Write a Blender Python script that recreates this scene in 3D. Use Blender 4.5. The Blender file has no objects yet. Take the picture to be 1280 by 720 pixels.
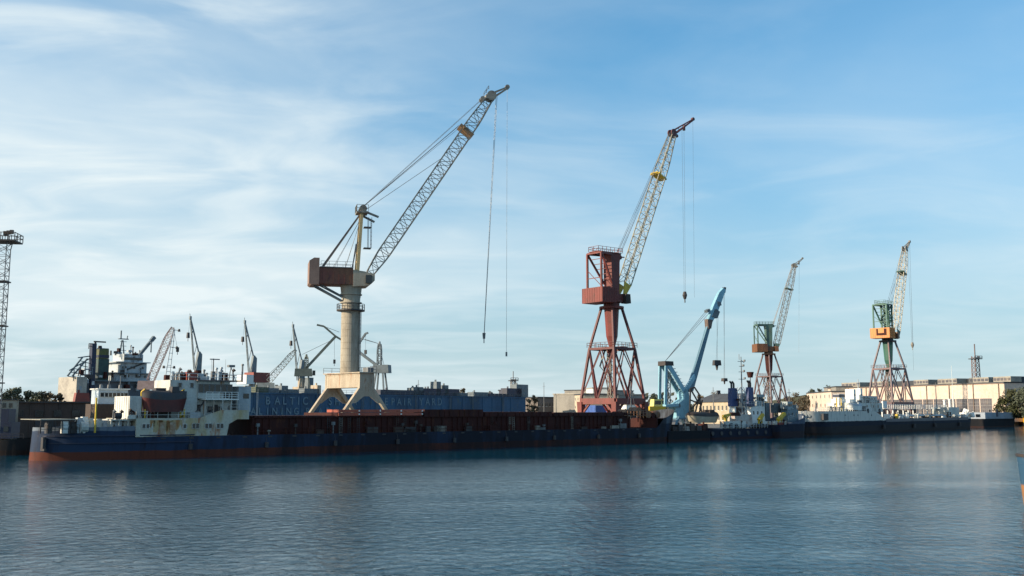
import bpy, math, random
from mathutils import Vector, Matrix, Euler
random.seed(7)
R = math.radians
scn = bpy.context.scene
col = scn.collection

# ------------------------------------------------------------------ camera
CAMH = 7.0; PITCH = R(6.96); F = 1245.0
cam = bpy.data.cameras.new('camera'); camo = bpy.data.objects.new('camera', cam); col.objects.link(camo)
camo.location = (0, 0, CAMH); camo.rotation_euler = (R(90) + PITCH, 0, 0)
cam.sensor_width = 36; cam.lens = F / 1280 * 36; cam.clip_start = 0.5; cam.clip_end = 20000
scn.camera = camo

# ------------------------------------------------------------------ sky, sun, exposure
SUN_DIR = Vector((-0.95, -0.31, 0)).normalized(); SUN_EL = R(20)
az = math.atan2(SUN_DIR.x, SUN_DIR.y)           # clockwise from +Y
world = bpy.data.worlds.new('World'); scn.world = world; world.use_nodes = True
nt = world.node_tree; nt.nodes.clear(); N = nt.nodes; Lk = nt.links
def nd(tree, t, **kw):
    n = tree.nodes.new(t)
    for k, v in kw.items():
        if k.startswith('i_'):
            key = k[2:]; key = int(key) if key.isdigit() else key.replace('_', ' ')
            n.inputs[key].default_value = v
        else: setattr(n, k, v)
    return n
sky = nd(nt, 'ShaderNodeTexSky'); sky.sky_type = 'NISHITA'; sky.sun_disc = False
sky.sun_elevation = SUN_EL; sky.sun_rotation = az
sky.air_density = 1.0; sky.dust_density = 0.7; sky.ozone_density = 1.6; sky.altitude = 0
bg = nd(nt, 'ShaderNodeBackground', i_Strength=0.105)
out = nd(nt, 'ShaderNodeOutputWorld')
tc = nd(nt, 'ShaderNodeTexCoord')
sep = nd(nt, 'ShaderNodeSeparateXYZ'); Lk.new(tc.outputs['Generated'], sep.inputs[0])
zc = nd(nt, 'ShaderNodeMath', operation='MAXIMUM', i_1=0.0); Lk.new(sep.outputs['Z'], zc.inputs[0])
za = nd(nt, 'ShaderNodeMath', operation='ADD', i_1=0.13); Lk.new(zc.outputs[0], za.inputs[0])
dx = nd(nt, 'ShaderNodeMath', operation='DIVIDE'); Lk.new(sep.outputs['X'], dx.inputs[0]); Lk.new(za.outputs[0], dx.inputs[1])
dy = nd(nt, 'ShaderNodeMath', operation='DIVIDE'); Lk.new(sep.outputs['Y'], dy.inputs[0]); Lk.new(za.outputs[0], dy.inputs[1])
cmb = nd(nt, 'ShaderNodeCombineXYZ'); Lk.new(dx.outputs[0], cmb.inputs[0]); Lk.new(dy.outputs[0], cmb.inputs[1])
def cloud(scale, sx, sy, rot, detail, dist, lo, hi, loc=(0, 0, 0)):
    m = nd(nt, 'ShaderNodeMapping'); m.inputs['Scale'].default_value = (sx, sy, 1); m.inputs['Rotation'].default_value = (0, 0, R(rot)); m.inputs['Location'].default_value = loc
    Lk.new(cmb.outputs[0], m.inputs[0])
    n = nd(nt, 'ShaderNodeTexNoise', i_Scale=scale, i_Detail=detail, i_Distortion=dist, i_Roughness=0.52); Lk.new(m.outputs[0], n.inputs['Vector'])
    r = nd(nt, 'ShaderNodeMapRange', interpolation_type='SMOOTHSTEP'); r.inputs['From Min'].default_value = lo; r.inputs['From Max'].default_value = hi
    Lk.new(n.outputs['Fac'], r.inputs['Value']); return r
c1 = cloud(0.50, 0.9, 1.15, -14, 7, 0.35, 0.30, 0.74, (3.1, 1.7, 0))
c2 = cloud(2.1, 0.8, 1.3, 12, 12, 0.9, 0.36, 0.80, (8.3, 4.4, 0))
# clouds lie thicker over the left (seaward) half of the sky
side = nd(nt, 'ShaderNodeMapRange', interpolation_type='SMOOTHSTEP'); side.inputs['From Min'].default_value = 0.30; side.inputs['From Max'].default_value = -0.42
side.inputs['To Min'].default_value = 0.42; side.inputs['To Max'].default_value = 1.0
Lk.new(sep.outputs['X'], side.inputs['Value'])
top = nd(nt, 'ShaderNodeMapRange', interpolation_type='SMOOTHSTEP'); top.inputs['From Min'].default_value = 0.40; top.inputs['From Max'].default_value = 0.20
top.inputs['To Min'].default_value = 0.38; top.inputs['To Max'].default_value = 1.0
Lk.new(sep.outputs['Z'], top.inputs['Value'])
mm = nd(nt, 'ShaderNodeMath', operation='MULTIPLY', i_1=0.6); Lk.new(c2.outputs[0], mm.inputs[0])
ad = nd(nt, 'ShaderNodeMath', operation='ADD'); Lk.new(c1.outputs[0], ad.inputs[0]); Lk.new(mm.outputs[0], ad.inputs[1])
m2 = nd(nt, 'ShaderNodeMath', operation='MULTIPLY'); Lk.new(ad.outputs[0], m2.inputs[0]); Lk.new(side.outputs[0], m2.inputs[1])
tmx = nd(nt, 'ShaderNodeMath', operation='MAXIMUM'); Lk.new(top.outputs[0], tmx.inputs[0]); Lk.new(side.outputs[0], tmx.inputs[1])
m3 = nd(nt, 'ShaderNodeMath', operation='MULTIPLY'); Lk.new(m2.outputs[0], m3.inputs[0]); Lk.new(tmx.outputs[0], m3.inputs[1])
m4 = nd(nt, 'ShaderNodeMath', operation='MULTIPLY', use_clamp=True, i_1=0.85); Lk.new(m3.outputs[0], m4.inputs[0])
mix = nd(nt, 'ShaderNodeMixRGB'); mix.inputs['Color2'].default_value = (4.7, 5.25, 5.4, 1)
tint = nd(nt, 'ShaderNodeMixRGB', blend_type='MULTIPLY'); tint.inputs['Fac'].default_value = 1.0; tint.inputs['Color2'].default_value = (0.35, 1.06, 1.42, 1)
gam = nd(nt, 'ShaderNodeGamma', i_Gamma=0.8); Lk.new(sky.outputs[0], gam.inputs[0]); Lk.new(gam.outputs[0], tint.inputs['Color1'])
hv = nd(nt, 'ShaderNodeMapRange', interpolation_type='SMOOTHSTEP'); hv.inputs['From Min'].default_value = 0.38; hv.inputs['From Max'].default_value = -0.02
hv.inputs['To Max'].default_value = 0.88; Lk.new(sep.outputs['Z'], hv.inputs['Value'])
hmix = nd(nt, 'ShaderNodeMixRGB'); hmix.inputs['Color2'].default_value = (3.1, 3.8, 4.1, 1); Lk.new(hv.outputs[0], hmix.inputs['Fac']); Lk.new(tint.outputs[0], hmix.inputs['Color1'])
Lk.new(m4.outputs[0], mix.inputs['Fac']); Lk.new(hmix.outputs[0], mix.inputs['Color1'])
Lk.new(mix.outputs[0], bg.inputs['Color']); Lk.new(bg.outputs[0], out.inputs['Surface'])

sl = bpy.data.lights.new('sun', 'SUN'); so = bpy.data.objects.new('sun', sl); col.objects.link(so)
sl.energy = 4.2; sl.angle = R(0.5); sl.color = (1.0, 0.84, 0.62)
sd = Vector((SUN_DIR.x * math.cos(SUN_EL), SUN_DIR.y * math.cos(SUN_EL), math.sin(SUN_EL)))
so.rotation_euler = sd.to_track_quat('Z', 'Y').to_euler(); so.location = (-200, -100, 200)
scn.view_settings.view_transform = 'Standard'; scn.view_settings.look = 'None'
scn.view_settings.exposure = 0.75; scn.view_settings.gamma = 1.0; scn.view_settings.use_curve_mapping = False

# ------------------------------------------------------------------ pixel helpers (photo pixels, 1280 wide)
def ray(px, py):
    x = (px - 640) / F; y = (360 - py) / F
    return Vector((x, math.cos(PITCH) - y * math.sin(PITCH), math.sin(PITCH) + y * math.cos(PITCH)))
def P(px, py, D):
    r = ray(px, py); return Vector((0, 0, CAMH)) + r * (D / r.y)
def G(px, py, z=0.0):
    r = ray(px, py); return Vector((0, 0, CAMH)) + r * ((z - CAMH) / r.z)
class Frame:
    def __init__(s, O, th):
        s.O = Vector(O); s.th = th; s.u = Vector((math.cos(th), math.sin(th), 0)); s.v = Vector((-math.sin(th), math.cos(th), 0))
    def px(s, px, py, t=0.0):                 # pixel -> (s, z) on the vertical plane t = const
        r = ray(px, py); c = Vector((0, 0, CAMH)) - s.O
        k = (t - c.dot(s.v)) / r.dot(s.v); w = c + r * k
        return w.dot(s.u), w.z + s.O.z
    def S(s, px, t=0.0): return s.px(px, 512, t)[0]
    def Z(s, px, py, t=0.0): return s.px(px, py, t)[1]
    def loc(s, w): d = Vector(w) - s.O; return Vector((d.dot(s.u), d.dot(s.v), d.z))

# ------------------------------------------------------------------ materials
MATS = {}
def mat(name, c, c2=None, scale=0.6, rough=0.6, metal=0.0, bump=0.0, streak=1.0, lo=0.42, hi=0.68, spec=0.5, c3=None, s3=None, fine=0.12):
    if name in MATS: return MATS[name]
    m = bpy.data.materials.new(name); m.use_nodes = True; t = m.node_tree
    b = t.nodes['Principled BSDF']; b.inputs['Roughness'].default_value = rough; b.inputs['Metallic'].default_value = metal
    b.inputs['Specular IOR Level'].default_value = spec
    tcn = nd(t, 'ShaderNodeTexCoord'); mp = nd(t, 'ShaderNodeMapping'); mp.inputs['Scale'].default_value = (1, 1, 1 / streak)
    t.links.new(tcn.outputs['Object'], mp.inputs[0])
    if c2 is None: c2 = tuple(v * 0.6 for v in c)
    n1 = nd(t, 'ShaderNodeTexNoise', i_Scale=scale, i_Detail=6.0, i_Roughness=0.62); t.links.new(mp.outputs[0], n1.inputs['Vector'])
    r1 = nd(t, 'ShaderNodeMapRange'); r1.inputs['From Min'].default_value = lo; r1.inputs['From Max'].default_value = hi
    t.links.new(n1.outputs['Fac'], r1.inputs['Value'])
    mx = nd(t, 'ShaderNodeMixRGB'); mx.inputs['Color1'].default_value = (*c, 1); mx.inputs['Color2'].default_value = (*c2, 1)
    t.links.new(r1.outputs[0], mx.inputs['Fac']); last = mx
    if c3:
        n3 = nd(t, 'ShaderNodeTexNoise', i_Scale=s3 or scale * 2.7, i_Detail=5.0, i_Roughness=0.7); t.links.new(mp.outputs[0], n3.inputs['Vector'])
        r3 = nd(t, 'ShaderNodeMapRange'); r3.inputs['From Min'].default_value = 0.56; r3.inputs['From Max'].default_value = 0.66
        t.links.new(n3.outputs['Fac'], r3.inputs['Value'])
        mx3 = nd(t, 'ShaderNodeMixRGB'); mx3.inputs['Color2'].default_value = (*c3, 1)
        t.links.new(r3.outputs[0], mx3.inputs['Fac']); t.links.new(last.outputs[0], mx3.inputs['Color1']); last = mx3
    n2 = nd(t, 'ShaderNodeTexNoise', i_Scale=scale * 9, i_Detail=4.0); t.links.new(tcn.outputs['Object'], n2.inputs['Vector'])
    r2 = nd(t, 'ShaderNodeMapRange'); r2.inputs['From Min'].default_value = 0.3; r2.inputs['From Max'].default_value = 0.7
    r2.inputs['To Min'].default_value = 1 - fine; r2.inputs['To Max'].default_value = 1 + fine
    t.links.new(n2.outputs['Fac'], r2.inputs['Value'])
    hs = nd(t, 'ShaderNodeHueSaturation'); t.links.new(r2.outputs[0], hs.inputs['Value']); t.links.new(last.outputs[0], hs.inputs['Color'])
    t.links.new(hs.outputs[0], b.inputs['Base Color'])
    if bump:
        bm = nd(t, 'ShaderNodeBump', i_Strength=bump, i_Distance=0.05); t.links.new(n2.outputs['Fac'], bm.inputs['Height']); t.links.new(bm.outputs[0], b.inputs['Normal'])
    MATS[name] = m; return m
def hullmat(name, bands, rough=0.5, wear=(0.16, 0.09, 0.06), grime_shade=None):
    """paint bands by height above the water: [(z_from, colour), ...] from the bottom up, rust streaks and scuffs over them"""
    m = bpy.data.materials.new(name); m.use_nodes = True; t = m.node_tree; b = t.nodes['Principled BSDF']; b.inputs['Roughness'].default_value = .75; b.inputs['Specular IOR Level'].default_value = 0.2
    tcn = nd(t, 'ShaderNodeTexCoord'); sp = nd(t, 'ShaderNodeSeparateXYZ'); t.links.new(tcn.outputs['Object'], sp.inputs[0])
    nz = nd(t, 'ShaderNodeTexNoise', i_Scale=0.5, i_Detail=5.0); t.links.new(tcn.outputs['Object'], nz.inputs['Vector'])
    ma = nd(t, 'ShaderNodeMath', operation='MULTIPLY_ADD', i_1=0.36, i_2=-0.18); t.links.new(nz.outputs['Fac'], ma.inputs[0])
    z = nd(t, 'ShaderNodeMath', operation='ADD'); t.links.new(sp.outputs['Z'], z.inputs[0]); t.links.new(ma.outputs[0], z.inputs[1])
    last = nd(t, 'ShaderNodeRGB'); last.outputs[0].default_value = (*bands[0][1], 1); last = last.outputs[0]
    for zf, c in bands[1:]:
        g = nd(t, 'ShaderNodeMapRange'); g.inputs['From Min'].default_value = zf - 0.06; g.inputs['From Max'].default_value = zf + 0.06
        t.links.new(z.outputs[0], g.inputs['Value'])
        mx = nd(t, 'ShaderNodeMixRGB'); mx.inputs['Color2'].default_value = (*c, 1); t.links.new(g.outputs[0], mx.inputs['Fac']); t.links.new(last, mx.inputs['Color1']); last = mx.outputs[0]
    mp = nd(t, 'ShaderNodeMapping'); mp.inputs['Scale'].default_value = (1, 1, 0.22); t.links.new(tcn.outputs['Object'], mp.inputs[0])
    n1 = nd(t, 'ShaderNodeTexNoise', i_Scale=0.9, i_Detail=8.0, i_Roughness=0.68); t.links.new(mp.outputs[0], n1.inputs['Vector'])
    r1 = nd(t, 'ShaderNodeMapRange'); r1.inputs['From Min'].default_value = 0.52; r1.inputs['From Max'].default_value = 0.74; r1.inputs['To Max'].default_value = 0.75
    t.links.new(n1.outputs['Fac'], r1.inputs['Value'])
    mx = nd(t, 'ShaderNodeMixRGB'); mx.inputs['Color2'].default_value = (*wear, 1); t.links.new(r1.outputs[0], mx.inputs['Fac']); t.links.new(last, mx.inputs['Color1'])
    if grime_shade:     # grime and wear along the cargo side, partly its shade put into the colour
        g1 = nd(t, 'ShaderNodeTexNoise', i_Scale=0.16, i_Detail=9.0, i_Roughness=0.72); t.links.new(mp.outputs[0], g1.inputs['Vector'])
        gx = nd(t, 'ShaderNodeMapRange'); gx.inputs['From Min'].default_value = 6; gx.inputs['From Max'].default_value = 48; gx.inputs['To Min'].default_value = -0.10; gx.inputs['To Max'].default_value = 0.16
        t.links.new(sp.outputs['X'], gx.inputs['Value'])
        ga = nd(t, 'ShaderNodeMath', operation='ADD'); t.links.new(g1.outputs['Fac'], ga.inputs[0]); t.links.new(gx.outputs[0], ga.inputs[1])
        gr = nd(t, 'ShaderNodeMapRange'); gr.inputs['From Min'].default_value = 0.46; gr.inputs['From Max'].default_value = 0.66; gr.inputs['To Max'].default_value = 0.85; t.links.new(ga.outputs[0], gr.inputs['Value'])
        gm_ = nd(t, 'ShaderNodeMixRGB'); gm_.inputs['Color2'].default_value = (*grime_shade, 1); t.links.new(gr.outputs[0], gm_.inputs['Fac']); t.links.new(mx.outputs[0], gm_.inputs['Color1']); mx = gm_
    t.links.new(mx.outputs[0], b.inputs['Base Color'])
    n2 = nd(t, 'ShaderNodeTexNoise', i_Scale=0.55, i_Detail=3.0); t.links.new(tcn.outputs['Object'], n2.inputs['Vector'])
    bm = nd(t, 'ShaderNodeBump', i_Strength=0.5, i_Distance=0.12); t.links.new(n2.outputs['Fac'], bm.inputs['Height']); t.links.new(bm.outputs[0], b.inputs['Normal'])
    return m

cream = mat('cream_paint', (0.43, 0.36, 0.27), (0.30, 0.235, 0.17), 0.5, 0.65, streak=4, c3=(0.30, 0.15, 0.08), s3=1.4, bump=.2)
concrete = mat('weathered_concrete', (0.38, 0.335, 0.265), (0.26, 0.215, 0.16), 0.9, 0.85, streak=3, bump=.4)
rustred = mat('rusty_red_paint', (0.055, 0.013, 0.010), (0.030, 0.009, 0.008), 0.5, 0.75, streak=3, c3=(0.07, 0.022, 0.01), spec=.25, bump=.2)
craneRed = mat('red_oxide_paint', (0.185, 0.036, 0.028), (0.12, 0.028, 0.023), 0.5, 0.6, streak=3, c3=(0.10, 0.035, 0.025), bump=.2)
steel = mat('grey_steel', (0.16, 0.17, 0.18), (0.10, 0.10, 0.10), 0.8, 0.55, streak=2)
jibgrey = mat('weathered_jib_steel', (0.26, 0.24, 0.20), (0.14, 0.11, 0.09), 0.8, 0.6)
jibyel = mat('faded_yellow_paint', (0.42, 0.36, 0.12), (0.30, 0.27, 0.17), 0.8, 0.6)
yellow = mat('yellow_paint', (0.62, 0.42, 0.03), (0.42, 0.27, 0.03), 0.8, 0.5)
rope = mat('wire_rope', (0.14, 0.15, 0.16), (0.09, 0.09, 0.1), 2, 0.5, metal=.4)
dark = mat('dark_steel', (0.035, 0.035, 0.04), (0.055, 0.035, 0.025), 0.8, 0.6)
brown = mat('brown_rusty_plate', (0.06, 0.04, 0.032), (0.035, 0.026, 0.023), 0.35, 0.8, streak=3)
glass = mat('dark_glass', (0.02, 0.025, 0.03), (0.015, 0.02, 0.02), 1, 0.12)
white = mat('ship_white_paint', (0.54, 0.54, 0.50), (0.38, 0.37, 0.33), 0.4, 0.55, streak=4, c3=(0.30, 0.17, 0.09), s3=.8)
whiteclean = mat('bright_white_paint', (0.78, 0.77, 0.73), (0.66, 0.65, 0.6), 0.5, 0.5, streak=3)
whiterust = mat('rust_streaked_white_paint', (0.46, 0.44, 0.36), (0.40, 0.31, 0.16), 0.42, 0.55, streak=3.5, c3=(0.30, 0.11, 0.04), s3=0.55, lo=.48, hi=.62)
greyw = mat('pale_grey_paint', (0.40, 0.43, 0.45), (0.28, 0.30, 0.31), 0.4, 0.55, streak=3)
slate = mat('slate_blue_paint', (0.12, 0.15, 0.17), (0.08, 0.10, 0.11), 0.5, 0.55)
navy = mat('navy_paint', (0.012, 0.02, 0.055), (0.008, 0.012, 0.03), 0.5, 0.5, streak=3)
funblue = mat('funnel_blue_paint', (0.022, 0.045, 0.16), (0.014, 0.028, 0.09), 0.5, 0.5, streak=3)
skyblue = mat('light_blue_paint', (0.24, 0.46, 0.56), (0.19, 0.36, 0.45), 0.5, 0.5, streak=3, c3=(0.16, 0.24, 0.27))
skyblued = mat('darkened_blue_paint', (0.12, 0.23, 0.30), (0.09, 0.16, 0.21), 0.5, 0.55, streak=3)  # darkened light blue; on the jib girder it stands in for shade
dockblue = mat('dock_blue_paint', (0.030, 0.090, 0.17), (0.02, 0.052, 0.10), 0.12, 0.7, streak=2, c3=(0.06, 0.09, 0.09), s3=.5)
lettermat = mat('faded_white_lettering', (0.13, 0.20, 0.25), (0.05, 0.10, 0.15), 0.4, 0.7)
green = mat('crane_green_paint', (0.10, 0.18, 0.15), (0.07, 0.12, 0.10), 0.5, 0.55, streak=3, c3=(0.12, 0.08, 0.06))
greend = mat('deep_green_paint', (0.035, 0.12, 0.085), (0.03, 0.08, 0.06), 0.5, 0.55, streak=3)
purpl = mat('faded_maroon_steel', (0.13, 0.085, 0.09), (0.10, 0.055, 0.055), 0.5, 0.6)
orange = mat('orange_paint', (0.60, 0.21, 0.03), (0.44, 0.15, 0.03), 0.5, 0.5, streak=3)
orangeb = mat('orange_brown_paint', (0.20, 0.085, 0.035), (0.10, 0.05, 0.03), 0.5, 0.5, streak=3)
boatred = mat('lifeboat_red_paint', (0.10, 0.012, 0.010), (0.06, 0.010, 0.009), 0.7, 0.5)
brightred = mat('bright_red_paint', (0.24, 0.04, 0.025), (0.15, 0.035, 0.025), 0.7, 0.5)
hatchred = mat('hatch_cover_red', (0.40, 0.085, 0.045), (0.30, 0.08, 0.05), 0.7, 0.6)
wallcream = mat('cream_render_wall', (0.64, 0.51, 0.42), (0.52, 0.41, 0.33), 0.10, 0.85, streak=3, c3=(0.50, 0.39, 0.29), s3=.35)
wallgrey = mat('grey_concrete_wall', (0.27, 0.25, 0.22), (0.20, 0.185, 0.165), 0.2, 0.85, streak=2)
roofdark = mat('dark_roof_felt', (0.055, 0.06, 0.07), (0.035, 0.038, 0.045), 0.2, 0.85)
rooflt = mat('pale_roof_monitor', (0.34, 0.31, 0.26), (0.22, 0.2, 0.18), 0.3, 0.8)
bark = mat('tree_bark', (0.07, 0.05, 0.035), (0.045, 0.035, 0.025), 2, 0.9)
leafA = mat('autumn_olive_leaves', (0.085, 0.085, 0.025), (0.045, 0.055, 0.02), 0.35, 0.7, lo=.4, hi=.6, fine=.3)
leafB = mat('dark_green_leaves', (0.085, 0.10, 0.06), (0.055, 0.065, 0.045), 0.35, 0.7, lo=.4, hi=.6, fine=.3)
leafC = mat('brown_autumn_leaves', (0.11, 0.085, 0.05), (0.08, 0.065, 0.04), 0.35, 0.7, lo=.4, hi=.6, fine=.3)
quaymat = mat('quay_concrete', (0.20, 0.185, 0.16), (0.12, 0.11, 0.10), 0.15, 0.9, c3=(0.08, 0.07, 0.06), s3=.4)
asph = mat('asphalt', (0.055, 0.055, 0.055), (0.04, 0.04, 0.042), 0.5, 0.9)
grassm = mat('dry_grass', (0.09, 0.09, 0.04), (0.07, 0.06, 0.035), 0.05, 0.95)

# ------------------------------------------------------------------ mesh builder
class MB:
    def __init__(s): s.v = []; s.f = []
    def quadbox(s, c):                        # 8 corners: bottom 4 ccw, top 4 ccw
        b = len(s.v); s.v += [tuple(p) for p in c]
        s.f += [(b+3,b+2,b+1,b),(b+4,b+5,b+6,b+7),(b,b+1,b+5,b+4),(b+1,b+2,b+6,b+5),(b+2,b+3,b+7,b+6),(b+3,b,b+4,b+7)]; return s
    def box(s, x0, x1, y0, y1, z0, z1, tx=0, ty=0):
        return s.quadbox([(x0,y0,z0),(x1,y0,z0),(x1,y1,z0),(x0,y1,z0),(x0+tx,y0+ty,z1),(x1-tx,y0+ty,z1),(x1-tx,y1-ty,z1),(x0+tx,y1-ty,z1)])
    def beam(s, p, q, w=0.3, h=None):
        p = Vector(p); q = Vector(q); d = q - p
        if d.length < 1e-4: return s
        h = h or w; d.normalize(); up = Vector((0,0,1)) if abs(d.z) < 0.95 else Vector((1,0,0))
        a = d.cross(up).normalized(); b = a.cross(d).normalized(); a *= w/2; b *= h/2
        return s.quadbox([p-a-b, p+a-b, p+a+b, p-a+b, q-a-b, q+a-b, q+a+b, q-a+b]) if True else s
    def tube(s, p, q, r, r2=None, n=10, cap=True):
        p = Vector(p); q = Vector(q); d = (q-p).normalized(); r2 = r if r2 is None else r2
        up = Vector((0,0,1)) if abs(d.z) < 0.95 else Vector((1,0,0))
        a = d.cross(up).normalized(); b = d.cross(a).normalized(); k = len(s.v)
        for c, rr in ((p, r), (q, r2)):
            for i in range(n):
                t = 2*math.pi*i/n; s.v.append(tuple(c + a*rr*math.cos(t) + b*rr*math.sin(t)))
        for i in range(n): j = (i+1) % n; s.f.append((k+i, k+n+i, k+n+j, k+j))
        if cap: s.f.append(tuple(k+i for i in range(n))); s.f.append(tuple(k+n+i for i in reversed(range(n))))
        return s
    def rope(s, p, q, r=0.05, sag=0.0, n=1):
        p = Vector(p); q = Vector(q); prev = p
        for i in range(1, n+1):
            t = i/n; c = p.lerp(q, t) - Vector((0,0,sag*4*t*(1-t))); s.tube(prev, c, r, n=4, cap=False); prev = c
        return s
    def prism(s, poly, axis, a, b):           # poly of 2D points; extruded along axis 'x','y','z' from a to b
        k = len(s.v); n = len(poly)
        mk = {'y': lambda p, w: (p[0], w, p[1]), 'z': lambda p, w: (p[0], p[1], w), 'x': lambda p, w: (w, p[0], p[1])}[axis]
        for w in (a, b): s.v += [mk(p, w) for p in poly]
        for i in range(n): j = (i+1) % n; s.f.append((k+i, k+j, k+n+j, k+n+i))
        s.f.append(tuple(k+i for i in reversed(range(n)))); s.f.append(tuple(k+n+i for i in range(n))); return s
    def rail(s, pts, h=1.0, r=0.04, step=2.0, rows=2):
        for p, q in zip(pts, pts[1:]):
            p = Vector(p); q = Vector(q); L = (q-p).length; m = max(1, int(L/step))
            for i in range(m+1): c = p.lerp(q, i/m); s.beam(c, c+Vector((0,0,h)), r*2)
            for k in range(1, rows+1): dz = Vector((0,0,h*k/rows)); s.beam(p+dz, q+dz, r*1.8)
        return s
    def lattice(s, p, q, w0, w1, w2, n, chord=0.25, brace=0.12, side=None, f0=0.12, f1=0.8, both=False, depth=1.0):
        """4-chord truss from p to q: width w0 at foot, w1 from f0 to f1, w2 at head; zigzag on four faces"""
        p = Vector(p); q = Vector(q); d = q-p; dn = d.normalized()
        a = (side or dn.cross(Vector((0,0,1)))).normalized(); b = a.cross(dn).normalized()
        def wd(t): return w0+(w1-w0)*t/f0 if t < f0 else (w1 if t < f1 else w1+(w2-w1)*(t-f1)/(1-f1))
        def cs(t, k):
            w = wd(t)/2; sx, sy = ((-1,-1),(1,-1),(1,1),(-1,1))[k % 4]; return p+d*t + a*sx*w + b*sy*w*depth
        ts = [i/n for i in range(n+1)]
        for k in range(4):
            for t0, t1 in zip(ts, ts[1:]): s.beam(cs(t0,k), cs(t1,k), chord)
        for i, (t0, t1) in enumerate(zip(ts, ts[1:])):
            for k in range(4):
                s.beam(cs(t0,k), cs(t0,k+1), brace)
                if both or (i+k) % 2: s.beam(cs(t0,k), cs(t1,k+1), brace)
                if both or not (i+k) % 2: s.beam(cs(t0,k+1), cs(t1,k), brace)
        return s
    def xf(s, M):
        s.v = [tuple(M @ Vector(p)) for p in s.v]; return s
    def build(s, name, m, parent=None, smooth=False, label=None):
        me = bpy.data.meshes.new(name); me.from_pydata(s.v, [], s.f); me.materials.append(m)
        import bmesh
        bm = bmesh.new(); bm.from_mesh(me); bmesh.ops.recalc_face_normals(bm, faces=bm.faces); bm.to_mesh(me); bm.free()
        if smooth:
            for p in me.polygons: p.use_smooth = True
        o = bpy.data.objects.new(name, me); col.objects.link(o)
        if parent: o.parent = parent
        if label: o['label'] = label
        return o
def tag(o, label, cat, group=None):
    o['label'] = label; o['category'] = cat
    if group: o['group'] = group
    return o
def thing(name, label, cat, fr=None, loc=(0,0,0), rz=0.0, group=None):
    o = bpy.data.objects.new(name, None); col.objects.link(o); o.empty_display_size = 1
    if fr: o.location = fr.O; o.rotation_euler = (0, 0, fr.th)
    else: o.location = loc; o.rotation_euler = (0, 0, rz)
    return tag(o, label, cat, group)
def struct(o): o['kind'] = 'structure'; return o

# ------------------------------------------------------------------ the harbour: water, quay, ground
SHIP = Frame((0, 0, 0), 0); a_ = G(100, 576.5); b_ = G(830, 553)
th1 = math.atan2(b_.y-a_.y, b_.x-a_.x)
base = Frame(a_, th1)
# hull length found from the silhouettes of stern and bow
B1 = 13.2
s_st = base.S(43, B1*0.5); s_bw = base.S(836, B1*0.5)
SHIP = Frame(a_ + base.u*s_st, th1); L1 = s_bw - s_st
c_ = G(1022, 545); d_ = G(1226, 535.5); th2 = math.atan2(d_.y-c_.y, d_.x-c_.x); TANK = Frame(c_, th2); L2 = (d_-c_).length
print('SHIP', L1, math.degrees(th1), a_, b_, 'TANK', L2, math.degrees(th2), c_, d_)
QZ = 1.7
qa = SHIP.O + SHIP.u*(-160) + SHIP.v*16.5; qb = SHIP.O + SHIP.u*(L1+14) + SHIP.v*16.5
qc = TANK.O + TANK.u*(-2) + TANK.v*21; qd = TANK.O + TANK.u*(L2+45) + TANK.v*21
qe = qd + Vector((300, 190, 0))
qa = SHIP.O + SHIP.u*14 + SHIP.v*16.5
edge = [Vector((-520, 188, 0)), qa, qb, qc, qd, qe]
# water: one sheet to the horizon, denser near the camera
def grid(name, x0, x1, y0, y1, z, m):
    o = MB(); o.v = [(x0,y0,z),(x1,y0,z),(x1,y1,z),(x0,y1,z)]; o.f = [(0,1,2,3)]; return o.build(name, m)
wm = bpy.data.materials.new('harbour_water'); wm.use_nodes = True; t = wm.node_tree; b = t.nodes['Principled BSDF']
b.inputs['Base Color'].default_value = (0.001, 0.046, 0.078, 1); b.inputs['Roughness'].default_value = 0.07; b.inputs['IOR'].default_value = 1.333; b.inputs['Specular IOR Level'].default_value = 0.26
tcn = nd(t, 'ShaderNodeTexCoord')
def wnoise(scale, sx, sy, rot, det):
    mp = nd(t, 'ShaderNodeMapping'); mp.inputs['Scale'].default_value = (sx, sy, 1); mp.inputs['Rotation'].default_value = (0, 0, R(rot))
    t.links.new(tcn.outputs['Object'], mp.inputs[0])
    n = nd(t, 'ShaderNodeTexNoise', i_Scale=scale, i_Detail=det, i_Roughness=0.55, i_Distortion=0.4); t.links.new(mp.outputs[0], n.inputs['Vector']); return n
w1 = wnoise(1.0, 1.35, 1.15, 6, 5.0); w2 = wnoise(0.24, 0.7, 1.3, -8, 4.0)
pat = wnoise(0.022, 0.5, 2.2, 14, 4.0)
pr = nd(t, 'ShaderNodeMapRange'); pr.inputs['From Min'].default_value = 0.38; pr.inputs['From Max'].default_value = 0.62; pr.inputs['To Min'].default_value = 0.45; pr.inputs['To Max'].default_value = 1.0
t.links.new(pat.outputs['Fac'], pr.inputs['Value'])
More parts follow.
